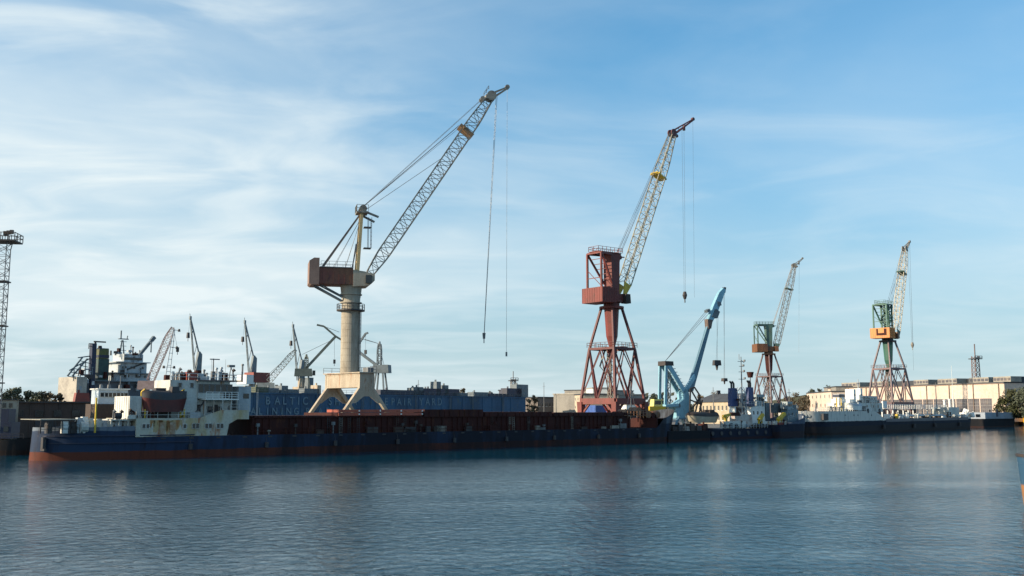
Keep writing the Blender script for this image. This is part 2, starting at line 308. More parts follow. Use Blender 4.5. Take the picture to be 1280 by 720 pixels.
# the water lies calmer in the lee of the quay
gp = nd(t, 'ShaderNodeNewGeometry'); sy = nd(t, 'ShaderNodeSeparateXYZ'); t.links.new(gp.outputs['Position'], sy.inputs[0])
lee = nd(t, 'ShaderNodeMapRange'); lee.inputs['From Min'].default_value = 60; lee.inputs['From Max'].default_value = 150; lee.inputs['To Min'].default_value = 1.0; lee.inputs['To Max'].default_value = 0.26
t.links.new(sy.outputs['Y'], lee.inputs['Value'])
lm = nd(t, 'ShaderNodeMath', operation='MULTIPLY'); t.links.new(pr.outputs[0], lm.inputs[0]); t.links.new(lee.outputs[0], lm.inputs[1])
lm2 = nd(t, 'ShaderNodeMath', operation='MULTIPLY', i_1=0.32); t.links.new(lee.outputs[0], lm2.inputs[0])
bp = nd(t, 'ShaderNodeBump', i_Distance=0.20); t.links.new(w1.outputs['Fac'], bp.inputs['Height']); t.links.new(lm.outputs[0], bp.inputs['Strength'])
bp2 = nd(t, 'ShaderNodeBump', i_Distance=0.22, i_Strength=0.5); t.links.new(w2.outputs['Fac'], bp2.inputs['Height']); t.links.new(bp.outputs[0], bp2.inputs['Normal']); t.links.new(lm2.outputs[0], bp2.inputs['Strength'])
t.links.new(bp2.outputs[0], b.inputs['Normal'])
struct(grid('water', -5000, 5000, -600, 9000, 0, wm))
# ground sheet behind the quay edge
g = MB(); n = len(edge)
back = [Vector((-5000, 9000, 0)), Vector((5000, 9000, 0))]
poly = [edge[0] + Vector((-1500, -1300, 0))*0 ] + edge[1:]
poly = edge + [Vector((5000, edge[-1].y+400, 0)), Vector((5000, 9000, 0)), Vector((-5000, 9000, 0)), Vector((-5000, edge[0].y, 0))]
k = len(poly); g.v = [(p.x, p.y, QZ) for p in poly]; g.f = [tuple(range(k))]
struct(g.build('ground', quaymat))
qw = MB()
for p, q in zip(edge, edge[1:]):
    d = (q-p).normalized(); nrm = Vector((d.y, -d.x, 0))
    qw.quadbox([(*(p+nrm*.25).xy, -2), (*(q+nrm*.25).xy, -2), (*(q-nrm*.6).xy, -2), (*(p-nrm*.6).xy, -2),
                (*(p+nrm*.25).xy, QZ+.16), (*(q+nrm*.25).xy, QZ+.16), (*(q-nrm*.6).xy, QZ+.16), (*(p-nrm*.6).xy, QZ+.16)])
tag(qw.build('quay_wall', concrete), 'long concrete quay wall along the water behind the moored ships', 'quay wall')
# far rise of land behind the yard
hl = MB(); nx = 90
for i in range(nx+1):
    x = -900 + 2200*i/nx; D = 980 + 60*math.sin(i*.21)
    h = 7 + 14*(0.5+0.5*math.sin(i*.13+1.2))*(0.6+0.4*math.sin(i*.53)) + 4*math.sin(i*1.7)*.4
    hl.v += [(x, D, QZ-1), (x, D+60, QZ+h), (x, D+400, QZ-1)]
for i in range(nx):
    k = i*3
    for j in (0, 1): hl.f.append((k+j, k+3+j, k+4+j, k+1+j))
struct(hl.build('hills', grassm, smooth=True))

# ------------------------------------------------------------------ hull builder
def shape(u, us, ps, ub, pb):
    if u < us: return max(0.0, 1-((us-u)/us)**ps)**(1/ps)
    if u > 1-ub: return max(0.0, 1-((u-1+ub)/ub)**pb)**(1/pb*1.0)
    return 1.0
def hull(L, B, ztop, us=.1, ps=2.4, ub=.13, pb=1.7, rake=3.0, srake=1.0, zb=-1.0, ns=56, flare=.18, levels=7, t0=0.0):
    """hull shell; local x along the ship (stern at 0), y athwart from t0 to t0+B, near side at y=t0"""
    m = MB(); us_ = []
    for i in range(ns+1): t = i/ns; us_.append(0.5-0.5*math.cos(math.pi*t) if True else t)
    row = 2*(ns+1)
    def pt(u, k, sgn):
        zt = ztop(u); z = zb + (zt-zb)*k; w = shape(u, us, ps, ub, pb)
        e = min(1, max(0, (u-(1-ub))/ub)); narrow = 1-flare*e*(1-k); e2 = min(1, max(0, (us-u)/us)); narrow *= 1-.07*e2*(1-k)
        x = u*L - rake*(1-k)*e**1.5 + srake*(1-k)*e2**1.5
        return (x, t0 + B/2 + sgn*B/2*w*narrow, z)
    for j in range(levels+1):
        kk = j/levels
        for u in us_: m.v.append(pt(u, kk, -1))
        for u in us_: m.v.append(pt(u, kk, 1))
    for j in range(levels):
        for i in range(ns):
            a = j*row+i; m.f.append((a, a+1, a+row+1, a+row)); a += ns+1; m.f.append((a, a+row, a+row+1, a+1))
    return m, us_
def deckmesh(L, B, z, us, ps, ub, pb, u0=0, u1=1, inset=.15, t0=0.0, n=30):
    m = MB()
    for i in range(n+1):
        u = u0+(u1-u0)*(0.5-0.5*math.cos(math.pi*i/n)); w = shape(u, us, ps, ub, pb)*(B/2-inset)
        zz = z(u) if callable(z) else z
        m.v += [(u*L, t0+B/2-w, zz), (u*L, t0+B/2+w, zz)]
    for i in range(n): k = 2*i; m.f.append((k, k+2, k+3, k+1))
    return m
def windows(parent, frm, xs, z0, z1, w, y, name='window', m=glass, fm=None):
    """windows on the near side plane y, at along-positions xs"""
    for x in xs:
        o = MB(); o.box(x-w/2, x+w/2, y-.06, y+.02, z0, z1); wdw = o.build(name, m, parent)
        if fm:
            fo = MB(); f = .07
            fo.box(x-w/2-f, x-w/2, y-.09, y, z0-f, z1+f).box(x+w/2, x+w/2+f, y-.09, y, z0-f, z1+f).box(x-w/2, x+w/2, y-.09, y, z1, z1+f).box(x-w/2, x+w/2, y-.09, y, z0-f, z0)
            fo.build('frame', fm, wdw)

# ------------------------------------------------------------------ the long blue cargo ship
fs = SHIP
ship = thing('cargo_ship', 'long rusty cargo ship with blue hull, red waterline and white superstructure aft', 'ship', fs)
up = fs.S(171)/L1
def zt1(u):
    x = u*L1
    if u < up*.62: return 4.55
    if u < up: return 4.55 + .15*math.sin((u-up*.62)/(up*.38)*math.pi/2)
    if u < up+.004: return 4.7 - (u-up)/.004*1.55
    if u < .915: return 3.15
    return 3.15 + min(1, (u-.915)/.02)*2.1 + max(0, (u-.94))/.06*1.9
HP1 = dict(us=.13, ps=2.0, ub=.10, pb=1.9)
hm, _ = hull(L1, B1, zt1, rake=2.2, srake=-.35, ns=110, **HP1)
hm1 = hullmat('blue_hull_paint', [(-3, (0.12, 0.034, 0.020)), (1.15, (0.022, 0.040, 0.080)), (4.05, (0.15, 0.18, 0.22))], wear=(0.020, 0.011, 0.010), grime_shade=(0.012, 0.010, 0.013))
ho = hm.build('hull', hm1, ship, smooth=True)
for z in (2.35, 3.35):
    rr = MB(); pts = []
    for i in range(24):
        u = .002+.15*i/23; w = shape(u, HP1['us'], HP1['ps'], .1, 2) if u < .13 else 1
        pts.append(Vector((u*L1, B1/2-(B1/2+.08)*w, z)))
    for p, q in zip(pts, pts[1:]): rr.beam(p, q, .16, .14)
    rr.build('rubbing_strake', navy, ship)
deckmesh(L1, B1, 3.1, u0=up, u1=.915, **HP1).build('main_deck', rustred, ship)
deckmesh(L1, B1, 3.75, u0=0.0, u1=up, **HP1).build('poop_deck', rustred, ship)
deckmesh(L1, B1, 5.1, u0=.922, u1=1, **HP1).build('forecastle_deck', rustred, ship)
fb = MB(); x_ = .918*L1; fb.box(x_-.1, x_+.1, .4, B1-.4, 3.1, 5.2); fb.build('forecastle_bulkhead', rustred, ship)
# lower accommodation: rust streaked side with sloping end and overhanging wing
xa, xb = fs.S(171.5), fs.S(285); z1_ = fs.Z(172, 523)
xc, xd = fs.S(250), fs.S(277); xe = fs.S(312); zt_ = fs.Z(290, 512.6); zu_ = fs.Z(305, 524)
lh = MB(); lh.prism([(xa, 3.12), (xb, 3.12), (xb+.3, zu_-.7), (xb+1.6, zu_), (xe, zu_), (xe, zt_), (xd, zt_), (xc, z1_), (xa, z1_)], 'y', .12, .32)
lh.build('side_bulwark', whiterust, ship)
lb = MB(); lb.box(xa+.1, xb, .34, B1-.3, 3.1, z1_-.02); lb.build('lower_deckhouse', whiterust, ship)
for c in (245.5, 261.5, 276):
    for o_ in (-2.1, 2.1): windows(ship, fs, [fs.S(c+o_)], fs.Z(c, 535.2), fs.Z(c, 529.6), .5, .1, fm=white)
for c in (181, 186, 232): windows(ship, fs, [fs.S(c)], fs.Z(c, 535.2), fs.Z(c, 530.2), .45, .1, fm=white)
for c in (204, 217):
    o = MB(); xx = fs.S(c); o.box(xx-.36, xx+.36, .05, .12, 3.35, 5.1); o.box(xx-.42, xx+.42, .08, .12, 3.3, 5.16); o.build('door', mat('rusty_door_paint', (.30, .17, .09), (.40, .34, .26), 1.2, .6), ship)
for c, w_, zt_p, zb_p in ((199, .7, 5.5, 3.3), (209, 1.1, 5.45, 3.4), (213, .5, 5.3, 3.2), (222, .8, 5.5, 3.9), (192, .4, 5.5, 4.0)):
    o = MB(); xx = fs.S(c); rr_ = random.Random(c); pts_ = [(xx-w_, zt_p)]+[(xx-w_+2*w_*k_/6, zb_p+rr_.random()*1.3) for k_ in range(7)]+[(xx+w_, zt_p)]; o.prism(pts_, 'y', .108, .118); o.build('rust_stain', mat('orange_rust', (.33, .14, .045), (.40, .30, .16), 1.6, .8, streak=4, lo=.4, hi=.55), ship)
rl = MB(); rl.rail([(xa, .3, z1_), (xc, .3, z1_)], 1.0, .03, 1.5); rl.rail([(xd, .3, zt_), (xe, .3, zt_)], .9, .03, 1.2); rl.build('railing', white, ship)
# upper deckhouse, bridge
ux0, ux1 = fs.S(211.5, 2.2), fs.S(246, 2.2); uz = fs.Z(225, 475, 2.2)
uh = MB(); uh.box(ux0, ux1, 2.2, 8.4, z1_, uz); uh.box(ux0+3, ux1, 8.4, B1-1.6, z1_, uz-2.4); uh.build('upper_deckhouse', white, ship)
windows(ship, fs, [fs.S(223.5, 2.2), fs.S(238.5, 2.2)], fs.Z(223, 484.5, 2.2), fs.Z(223, 478.5, 2.2), .5, 2.18, fm=greyw)
bx0, bx1 = ux1, fs.S(297, 1.6); bdz = fs.Z(270, 499, .6); btz = fs.Z(270, 476.5, 1.6)
br = MB(); br.box(bx0, bx1-.6, 2.6, B1-2.6, z1_, bdz-.1); br.box(bx0, bx1-1.2, 2.0, B1-2.0, bdz+.1, btz); br.build('bridge', white, ship)
bd = MB(); bd.box(bx0+.6, fs.S(298, .6), .5, B1-.5, bdz-.1, bdz+.08); bd.build('bridge_deck', whiteclean, ship)
rf = MB(); rf.box(bx0-.4, fs.S(301, 1.2), 1.2, B1-1.2, btz, btz+.16); rf.build('bridge_roof', mat('brown_roof_paint', (.17, .11, .10), (.10, .07, .06), .8, .6), ship)
for xx in (250, 257, 264, 271, 279, 286):
    windows(ship, fs, [fs.S(xx, 2.0)], bdz+1.05, btz-.5, .72, 1.98, fm=steel)
for xx in (262, 275, 288): windows(ship, fs, [fs.S(xx, 2.6)], z1_+.9, z1_+1.7, .6, 2.58, fm=steel)
rl = MB(); pts = [(bx0+.7, .6, bdz+.08), (fs.S(297, .6), .6, bdz+.08)]; rl.rail(pts, 1.0, .035, 1.0, 3); rl.rail([(ux0, 2.3, uz), (ux1, 2.3, uz), (fs.S(300, 1.3), 1.3, btz+.1)], 1.0, .03, 1.3); rl.build('railing', whiteclean, ship)
st = MB(); sx = fs.S(256, .9)
st.beam((sx-1.9, 1.2, z1_), (sx+.3, 1.2, bdz), .5, .12)
st.build('stairway', dark, ship)
for xx in (256, 267, 278, 289, 296): st = MB(); st.beam((fs.S(xx, .7), .7, z1_ if xx < 276 else zt_), (fs.S(xx, .7), .7, bdz-.1), .12); st.build('stanchion', white, ship)
fr_ = MB(); fr_.box(fs.S(297.5, 2), fs.S(313, 2), 2.0, B1-2, zt_-.3, fs.Z(305, 483, 2)); fr_.build('forward_house', greyw, ship)
windows(ship, fs, [fs.S(307, 2)], fs.Z(307, 498, 2), fs.Z(307, 492, 2), .9, 1.98)
ec = MB(); ec.box(fs.S(194, 1.8), fs.S(206.6, 1.8), 1.8, 3.3, z1_, fs.Z(198, 485, 1.8)); ec.box(fs.S(206.8, 1.8), fs.S(214, 1.8), 1.8, 2.14, z1_, fs.Z(198, 488, 1.8)); ec.build('engine_casing', dark, ship)
rc = random.Random(31)
for i in range(46):
    zone = rc.choice(['aft', 'aft', 'poop', 'roof', 'roof', 'bridge']); o = MB()
    if zone == 'aft': px_, zz, y = rc.uniform(141, 190), z1_-.1, rc.uniform(.7, 1.1)
    elif zone == 'poop': px_, zz, y = rc.uniform(98, 168), 3.75, rc.uniform(1.4, 4)
    elif zone == 'roof': px_, zz, y = rc.uniform(214, 244), uz, rc.uniform(3, 7)
    else: px_, zz, y = rc.uniform(248, 296), btz+.16, rc.uniform(2.5, 7)
    x = fs.S(px_, y); h = rc.uniform(.5, 1.7)*(1.3 if zone == 'poop' else 1)
    k_ = rc.random()
    if k_ < .45: o.tube((x, y, zz), (x, y, zz+h), .11, .11, 7); o.tube((x, y, zz+h), (x+.25, y-.1, zz+h+.25), .2, .26, 8)
    elif k_ < .8: w = rc.uniform(.25, .8); o.box(x-w, x+w, y-.3, y+.5, zz, zz+h*.7, .04)
    else: o.tube((x-.5, y, zz+h*.4), (x+.5, y, zz+h*.4), h*.35, h*.35, 10); o.box(x-.15, x+.15, y-.3, y+.3, zz, zz+h*.3)
    o.build('vent_pipe' if k_ < .45 else ('deck_locker' if k_ < .8 else 'rope_reel'), rc.choice([dark, dark, steel, greyw, rustred, white, brown]), ship)
for xx in (262.5, 280):
    o = MB(); o.tube((fs.S(xx, 3), 3, btz), (fs.S(xx, 3), 3, btz+3.4), .03, .02, 5); o.build('antenna', steel, ship)
# rust-brown doors and dark openings of the bridge front sides
for xx, a_z, b_z, m_ in ((249.5, z1_+.1, z1_+2.0, brown), (271, z1_+.1, z1_+2.0, dark), (282, bdz+.2, bdz+2.1, brown)):
    o = MB(); x = fs.S(xx, 2); o.box(x-.4, x+.4, (2.55 if a_z < bdz else 1.95), (2.6 if a_z < bdz else 2.0), a_z, b_z); o.build('door', m_, ship)
# roof clutter: red lockers, masts, radar, tripod, vents
rk = MB(); rk.box(fs.S(232, 3), fs.S(245, 3), 3.0, 5.4, uz, fs.Z(238, 465, 3)); rk.build('deck_locker', brightred, ship)
rk = MB(); rk.box(fs.S(246, 4), fs.S(253, 4), 4, 6, btz, btz+1.2); rk.build('deck_locker', greyw, ship)
ms = MB(); mx = fs.S(264.7, 5); ms.tube((mx, 5, btz), (mx, 5, fs.Z(264, 448, 5)), .13, .08, 8); ms.beam((mx-.6, 5, fs.Z(264, 449, 5)), (mx+1, 5, fs.Z(264, 449, 5)), .16)
ms.tube((mx, 5, btz), (mx, 5, btz+1.6), .4, .4, 8); ms.build('radar_mast', steel, ship)
tp = MB(); mx = fs.S(287, 6); zt2 = fs.Z(287, 459, 6)
for o_ in ((-.7, -.6), (.7, -.6), (0, .8)): tp.beam((mx+o_[0], 6+o_[1], btz), (mx, 6, zt2), .1)
tp.box(mx-.5, mx+.5, 5.6, 6.4, zt2, zt2+.35); tp.beam((mx-1.4, 6, btz+1.1), (mx+1, 6, btz+1.1), .1); tp.build('tripod_mast', steel, ship)
for xx, h in ((255, 1.6), (259, 1.1), (268, 1.9), (272, 1.3), (274, 2.0), (278, 1.2), (293, .7), (229, 1.0), (217, 1.1), (301, 2.6)):
    vt = MB(); x = fs.S(xx, 4); zz = uz if xx < 246 else btz; yy = 3.5+random.random()*3
    vt.tube((x, yy, zz), (x, yy, zz+h), .14, .14, 7); vt.tube((x, yy, zz+h), (x, yy, zz+h+.25), .26, .2, 8); vt.build('vent_pipe', random.choice([steel, dark, greyw]), ship)
# after signal mast with round lamps
sm = MB(); p0 = Vector((fs.S(207, 5), 5, uz-.5)); p1 = Vector((fs.S(213.5, 5), 5, fs.Z(213, 411, 5)))
for o_ in (-.35, .35): sm.beam(p0+Vector((o_, 0, 0)), p1+Vector((o_*.3, 0, 0)), .09)
for i in range(9): a = p0.lerp(p1, i/9); sm.beam(a+Vector((-.3, 0, 0)), a+Vector((.3, 0, 0)), .07)
asm = sm.build('signal_mast', greyw, ship)
for f_, sd_ in ((.98, 1), (.66, 1), (.30, -1), (.30, 1)):
    la = MB(); c = p0.lerp(p1, f_)+Vector((sd_*.8, 0, 0)); la.beam(p0.lerp(p1, f_), c, .06); la.tube(c-Vector((0, 0, .2)), c+Vector((0, 0, .2)), .22, .16, 8); la.build('lamp', dark, asm)
bsd = MB(); bsd.box(p0.x-.5, p0.x+.5, 4.5, 5.5, z1_, p0.z+1.3, .15, .15); bsd.build('mast_base', rustred, ship)
for i in range(26):
    o = MB(); x = up*L1+4+(L1*.9-up*L1)*i/26; o.box(x-.35, x+.35, -.03, .02, 2.75, 2.98); o.build('scupper', dark, ship)
for i in range(9):
    o = MB(); x = up*L1+8+(L1*.9-up*L1)*i/9; o.tube((x, -.32, 1.2), (x, -.32, 2.0), .3, .3, 10); o.rope((x, -.32, 2.0), (x, .05, 3.15), .03); o.build('fender', dark, ship)
# hatch coaming and covers
hx0, hx1 = fs.S(316, 1.3), fs.S(788, 1.3)
hc = MB(); hc.box(hx0, hx1, 1.3, B1-1.3, 3.1, 5.7)
nrib = 74
rcv = random.Random(12)
for i in range(nrib):
    if rcv.random() < .16: continue
    x = hx0+(hx1-hx0)*(i+.5)/nrib; hc.box(x-.07, x+.07, 1.12, 1.3, 3.12, 5.62)
hc.build('hatch_coaming', rustred, ship)
for i in range(44):
    o = MB(); x = hx0+(hx1-hx0)*rcv.random(); k_ = rcv.random(); h = rcv.uniform(.5, 1.9)
    if k_ < .35: o.tube((x, .6, 3.12), (x, .6, 3.12+h), .1, .1, 6); o.box(x-.25, x+.25, .4, .8, 3.12+h*.8, 3.3+h)
    elif k_ < .7: w = rcv.uniform(.3, 1.2); o.box(x-w, x+w, .45, 1.0, 3.12, 3.12+h*.6)
    else:
        for q_3 in (-.22, .22): o.beam((x+q_3, 1.02, 3.12), (x+q_3, 1.02, 5.7), .06)
        for q_3 in range(7): o.beam((x-.22, 1.02, 3.3+q_3*.36), (x+.22, 1.02, 3.3+q_3*.36), .05)
    o.build('bollard' if k_ < .35 else ('deck_locker' if k_ < .7 else 'ladder'), rcv.choice([rustred, dark, steel, brown, jibgrey, dark]), ship)
zc1 = fs.Z(400, 519.5, 1.1)
def cover(xa_, xb_, ztop, m, nm='hatch_cover', nseg=4, label=None):
    o = MB(); A = fs.S(xa_, 1.1); C = fs.S(xb_, 1.1); w = (C-A)/nseg
    for i in range(nseg): o.box(A+i*w+.04, A+(i+1)*w-.04, 1.0, B1-1.0, 5.72, ztop, .05, .05)
    for i in range(nseg*2): x = A+(i+.5)*w/2; o.box(x-.05, x+.05, .9, 1.0, 5.75, ztop-.1)
    return o.build(nm, m, ship, label=label)
cover(318, 420, zc1, rustred, nseg=6)
cover(530, 604, fs.Z(560, 511.8, 1.1), rustred, nseg=3)
cover(606, 690, fs.Z(650, 514.8, 1.1), rustred, nseg=4); cover(692, 786, fs.Z(740, 515.5, 1.1), rustred, nseg=4)
cover(421, 528, fs.Z(470, 515.8, 1.1), rustred, nseg=3)
# stacked bright red pontoon covers on top
for r_ in range(2):
    zz0 = fs.Z(470, 519.6-4.1*r_, 0.9)+.02; zz1 = fs.Z(470, 515.7-4.1*r_, 0.9)
    for i in range(4):
        A = fs.S(423+26.2*i, .9); C = fs.S(448.4+26.2*i, .9)
        o = MB(); o.box(A, C, .75, 4.6, zz0, zz1-.05); o.box(A+.5, A+.8, .68, .76, zz0+.1, zz1-.15).box(C-.8, C-.5, .68, .76, zz0+.1, zz1-.15); o.build('pontoon_cover', hatchred, ship)
        o = MB(); o.box(C-.12, C+.12, .66, .78, zz0+.12, zz0+.36); o.build('lashing', whiteclean, ship)
# side rail along the deck
rl = MB(); rl.rail([(fs.S(322), .2, 3.15), (fs.S(765), .2, 3.15)], 1.0, .03, 3.0); rl.build('railing', rustred, ship)
for i in range(16):
    v = MB(); x = fs.S(330+28*i, .7); v.tube((x, .65, 3.1), (x, .65, 3.9+random.random()*.4), .13, .13, 6); v.tube((x, .65, 3.9), (x, .65, 4.2), .2, .2, 6); v.build('deck_vent', rustred, ship)
# forecastle gear: windlass, bollards, rusty clutter, foremast, anchor
for xx, hh, m_, ww in ((772, 1.0, rustred, .9), (780, 1.5, orangeb, .8), (787, 1.2, rustred, 1.2), (794, 2.0, orangeb, .5), (800, 1.5, rustred, 1.2), (806, 1.9, orangeb, .5), (812, 1.4, rustred, 1.0), (818, 1.7, orangeb, .5)):
    o = MB(); x = fs.S(xx, 4.5); zz = 5.1 if x > .922*L1 else 5.75
    o.tube((x, 3.4, zz+hh*.45), (x, 5.8, zz+hh*.45), hh*.45, hh*.45, 10); o.box(x-ww/2, x+ww/2, 3.9, 5.3, zz, zz+hh*.8); o.tube((x+ww*.4, 4.4, zz), (x+ww*.4, 4.4, zz+hh), .1, .1, 6); o.build('windlass', m_, ship)
fm = MB(); x = fs.S(791, 6); fm.tube((x, 6.5, 5), (x, 6.5, 13.2), .16, .08, 8); fm.beam((x-1, 6.5, 9.7), (x+1, 6.5, 9.7), .12); fm.beam((x, 6.5, 12.5), (x-1.8, 6.5, 5.2), .05); fm.beam((x, 6.5, 12.5), (x+1.8, 6.5, 5.2), .05); fm.build('foremast', steel, ship)
rl = MB(); rl.rail([(fs.S(785, .8), .9, 5.1), (fs.S(812, 1.5), 1.6, 5.3)], 1.6, .05, 1.0, 3); rl.build('railing', orangeb, ship)
# stern gear: awning frame, winches, fenders, flagstaff
aw = MB(); za_ = fs.Z(70, 524, 2); x0_, x1_ = fs.S(50, 2), fs.S(97, 2)
aw.box(x0_, x1_, 1.6, B1-2, za_-.1, za_)
aw.build('awning', mat('grey_canvas', (.34, .33, .27), (.22, .21, .18), 1, .8), ship)
ap = MB()
for i in range(6): x = x0_+.15+(x1_-x0_-.3)*i/5; ap.beam((x, 1.7, 3.75), (x, 1.7, za_-.1), .09)
ap.rail([(x0_, 1.4, 3.8), (x1_, .7, 3.8)], 1.1, .03, 1.0); ap.build('awning_frame', dark, ship)
for xx, hh, m_ in ((82, .9, whiteclean), (100, 1.4, greyw), (106, 1.5, whiteclean), (113, 1.3, white), (92, .8, dark), (124, 1.2, white), (130, 1.0, greyw), (137, 1.2, white), (62, .9, dark), (147, 1.4, greyw), (158, 1.3, white)):
    o = MB(); x = fs.S(xx, 2.4); o.tube((x, 1.8, 4.35+hh*.5), (x, 3.2, 4.35+hh*.5), hh*.42, hh*.42, 10); o.box(x-.35, x+.35, 2.0, 3.0, 3.75, 4.5+hh); o.build('mooring_winch', m_, ship)
an = MB(); xx = fs.S(44, 5); an.box(0.55, .95, B1/2-2.9, B1/2-1.9, 1.6, 3.2); an.beam((0.7, B1/2-3.6, 1.5), (0.7, B1/2-1.4, 1.5), .3); an.build('stern_anchor', dark, ship)
tag_y = MB(); tag_y.box(fs.S(119.6, 1.0), fs.S(121.2, 1.0), 1.0, 1.25, 3.8, fs.Z(120, 497, 1)); tag_y.build('ventilator', yellow, ship)
# items on deck that are things of their own
def lifeboat(fr, x0, x1, y, zk, h, label, mhull, mtop, davm, grp=None):
    L = x1-x0; bt = thing('lifeboat', label, 'lifeboat', loc=fr.O+fr.u*x0+fr.v*y+Vector((0, 0, zk)), rz=fr.th, group=grp)
    m, _ = hull(L, L*.34, lambda u: h*.55+h*.12*abs(2*u-1)**2, us=.28, ps=2, ub=.3, pb=2, rake=.5, srake=.4, zb=0, ns=20, flare=.7, levels=5, t0=-L*.17)
    m.build('hull', mhull, bt, smooth=True)
    m = MB(); n = 14
    for i in range(n+1):
        u = i/n; w = shape(u, .3, 2, .3, 2)*L*.165; hh = h*(.42*shape(.1+u*.8, .35, 2, .35, 2))
        zz = h*.55+h*.12*abs(2*u-1)**2
        for a in range(9): t_ = math.pi*a/8; m.v.append((u*L, -math.cos(t_)*w, zz+math.sin(t_)*hh))
    for i in range(n):
        for a in range(8): k = i*9+a; m.f.append((k, k+1, k+10, k+9))
    m.build('canopy', mtop, bt, smooth=True)
    m = MB(); m.box(L*.62, L*.8, -L*.1, L*.1, h*.9, h*1.18, .1, .1); m.build('steering_hatch', mtop, bt)
    return bt
lbx0, lbx1 = fs.S(177, .9), fs.S(233, .9); lbz = fs.Z(205, 515, .9)
lifeboat(fs, lbx0, lbx1, 1.0, lbz, fs.Z(205, 488, .9)-lbz, 'dark red lifeboat hanging over the rust streaked deckhouse of the blue cargo ship', boatred, dark, yellow)
for xx in (179, 228):
    dv = MB(); x = fs.S(xx, 1.3); dv.beam((x, 1.9, z1_), (x-.1, 1.9, lbz+2.9), .22); dv.beam((x-.1, 1.9, lbz+2.9), (x, .9, lbz+3.3), .2); dv.beam((x, 2.0, z1_), (x, .5, z1_+.5), .2)
    dv.beam((x, .6, z1_+.05), (x, .6, lbz+.4), .16)
    dv.build('davit', yellow, ship)
cb = MB(); x0_, x1_ = fs.S(161, 1.4), fs.S(176, 1.4); cz0, cz1 = z1_-.1, fs.Z(150, 495, 1.2)
o = MB(); o.box(x0_, x1_, 1.2, 7.4, cz0, cz1)
for i in range(7): x = x0_+.2+(x1_-x0_-.4)*i/6; o.box(x-.05, x+.05, 1.14, 1.2, cz0+.1, cz1-.1); o.box(x0_-.06, x0_, 1.5+i*.9, 1.6+i*.9, cz0+.1, cz1-.1)
o.xf(Matrix.Translation((-x0_, 0, -cz0)))
cont = o.build('deck_container', mat('container_white', (.62, .61, .57), (.5, .48, .44), .6, .6, streak=3)); cont.location = fs.O+fs.u*x0_+Vector((0, 0, cz0)); cont.rotation_euler.z = fs.th
tag(cont, 'bright white box container standing on the after deck beside the red lifeboat', 'container')
o = MB(); o.box(fs.S(139, 1.2), fs.S(172, 1.2), 1.0, B1-1.5, cz0-.22, cz0-.04)
for xx in (140, 150, 161, 170): o.beam((fs.S(xx, 1.1), 1.2, 3.75), (fs.S(xx, 1.1), 1.2, cz0-.2), .14)
o.build('boat_deck', white, ship)
df = MB(); x = fs.S(201, 2); 
# ventilation boxes behind the boat
o = MB(); o.box(fs.S(236, 1.5), fs.S(249, 1.5), .9, 2.0, z1_, z1_+.85); o.build('raft_canister', greyw, ship)

# ------------------------------------------------------------------ small vessel moored inside, wheelhouse showing over the stern
IV = Frame(SHIP.O + SHIP.v*(B1+1.2) + SHIP.u*(-2), th1)
iv = thing('workboat', 'small white wheelhouse boat moored behind the blue ship stern', 'boat', IV)
IV0 = IV.S(88, 1)
m_, _ = hull(34, 7, lambda u: 3.2+.8*max(0, u-.7), ns=40, us=.12, ub=.2, pb=1.7)
m_.xf(Matrix.Translation((IV0, 0, 0))).build('hull', hullmat('dark_hull_paint', [(-3, (.12, .04, .03)), (.6, (.02, .022, .028))]), iv, smooth=True)
zA, zB = IV.Z(135, 505, 1), IV.Z(135, 487, 1)
o = MB(); o.box(IV.S(118, 1), IV.S(165, 1), .8, 5.2, 3.1, zA); o.build('deckhouse', brown, iv)
o = MB(); o.box(IV.S(122, 1), IV.S(159, 1), 1.0, 4.2, zA, zB); o.build('wheelhouse', mat('pale_blue_white_paint', (.48, .56, .62), (.36, .42, .46), .5, .5), iv)
o = MB(); o.box(IV.S(120.5, 1), IV.S(161, 1), .7, 4.5, zB, zB+.18); o.build('wheelhouse_roof', whiteclean, iv)
windows(iv, IV, [IV.S(x, 1) for x in (127, 132, 137, 142, 147, 152, 156)], zA+1.1, zB-.5, .6, .98, fm=white)
for xx, yt in ((135, 470), (149, 470), (125, 480)):
    o = MB(); x = IV.S(xx, 3); o.tube((x, 3, zB), (x, 3, IV.Z(xx, yt, 3)), .09, .06, 6); o.tube((x, 3, zB+.1), (x, 3, zB+.8), .3, .25, 8); o.build('mast', steel, iv)
# ------------------------------------------------------------------ far left: dark barge, brown shed, cream cabin, lattice light tower
BG = Frame(G(35, 569.5)-Vector((34*math.cos(R(10)), 34*math.sin(R(10)), 0)), R(10))
bg_ = thing('barge', 'dark steel barge moored at the left edge astern of the blue ship', 'barge', BG)
m_, _ = hull(35, 9, lambda u: 2.35+.25*max(0, u-.8)/.2, ns=40, us=.06, ub=.12, pb=2.2, rake=1.2); m_.build('hull', hullmat('black_brown_hull', [(-3, (.04, .025, .02)), (.8, (.028, .026, .026))]), bg_, smooth=True)
deckmesh(35, 9, 2.2, .06, 2.4, .12, 2.2).build('deck', dark, bg_)
o = MB(); x = BG.S(4, 4); o.box(x-4, x+1.6, 3, 7.5, 2.5, BG.Z(4, 528, 3)); o.box(x-3.6, x+1.0, 3.6, 7, BG.Z(4, 528, 3), BG.Z(4, 511, 3)); o.build('deckhouse', navy, bg_)
windows(bg_, BG, [x-1.8, x-.4, x+.9], 3.6, 4.4, .7, 2.98)
o = MB(); o.rail([(10, .3, 2.3), (33, .6, 2.5)], .8, .03, 1.5); o.build('railing', dark, bg_)
SH = Frame(P(-60, 540, 176), th1)
SH.O.z = QZ
shd = thing('dock_shed', 'long low brown rust coloured shed on the quay at far left', 'shed', SH)
SL = SH.S(116)
hz = SH.Z(60, 503.5)-QZ
SH_D = 14
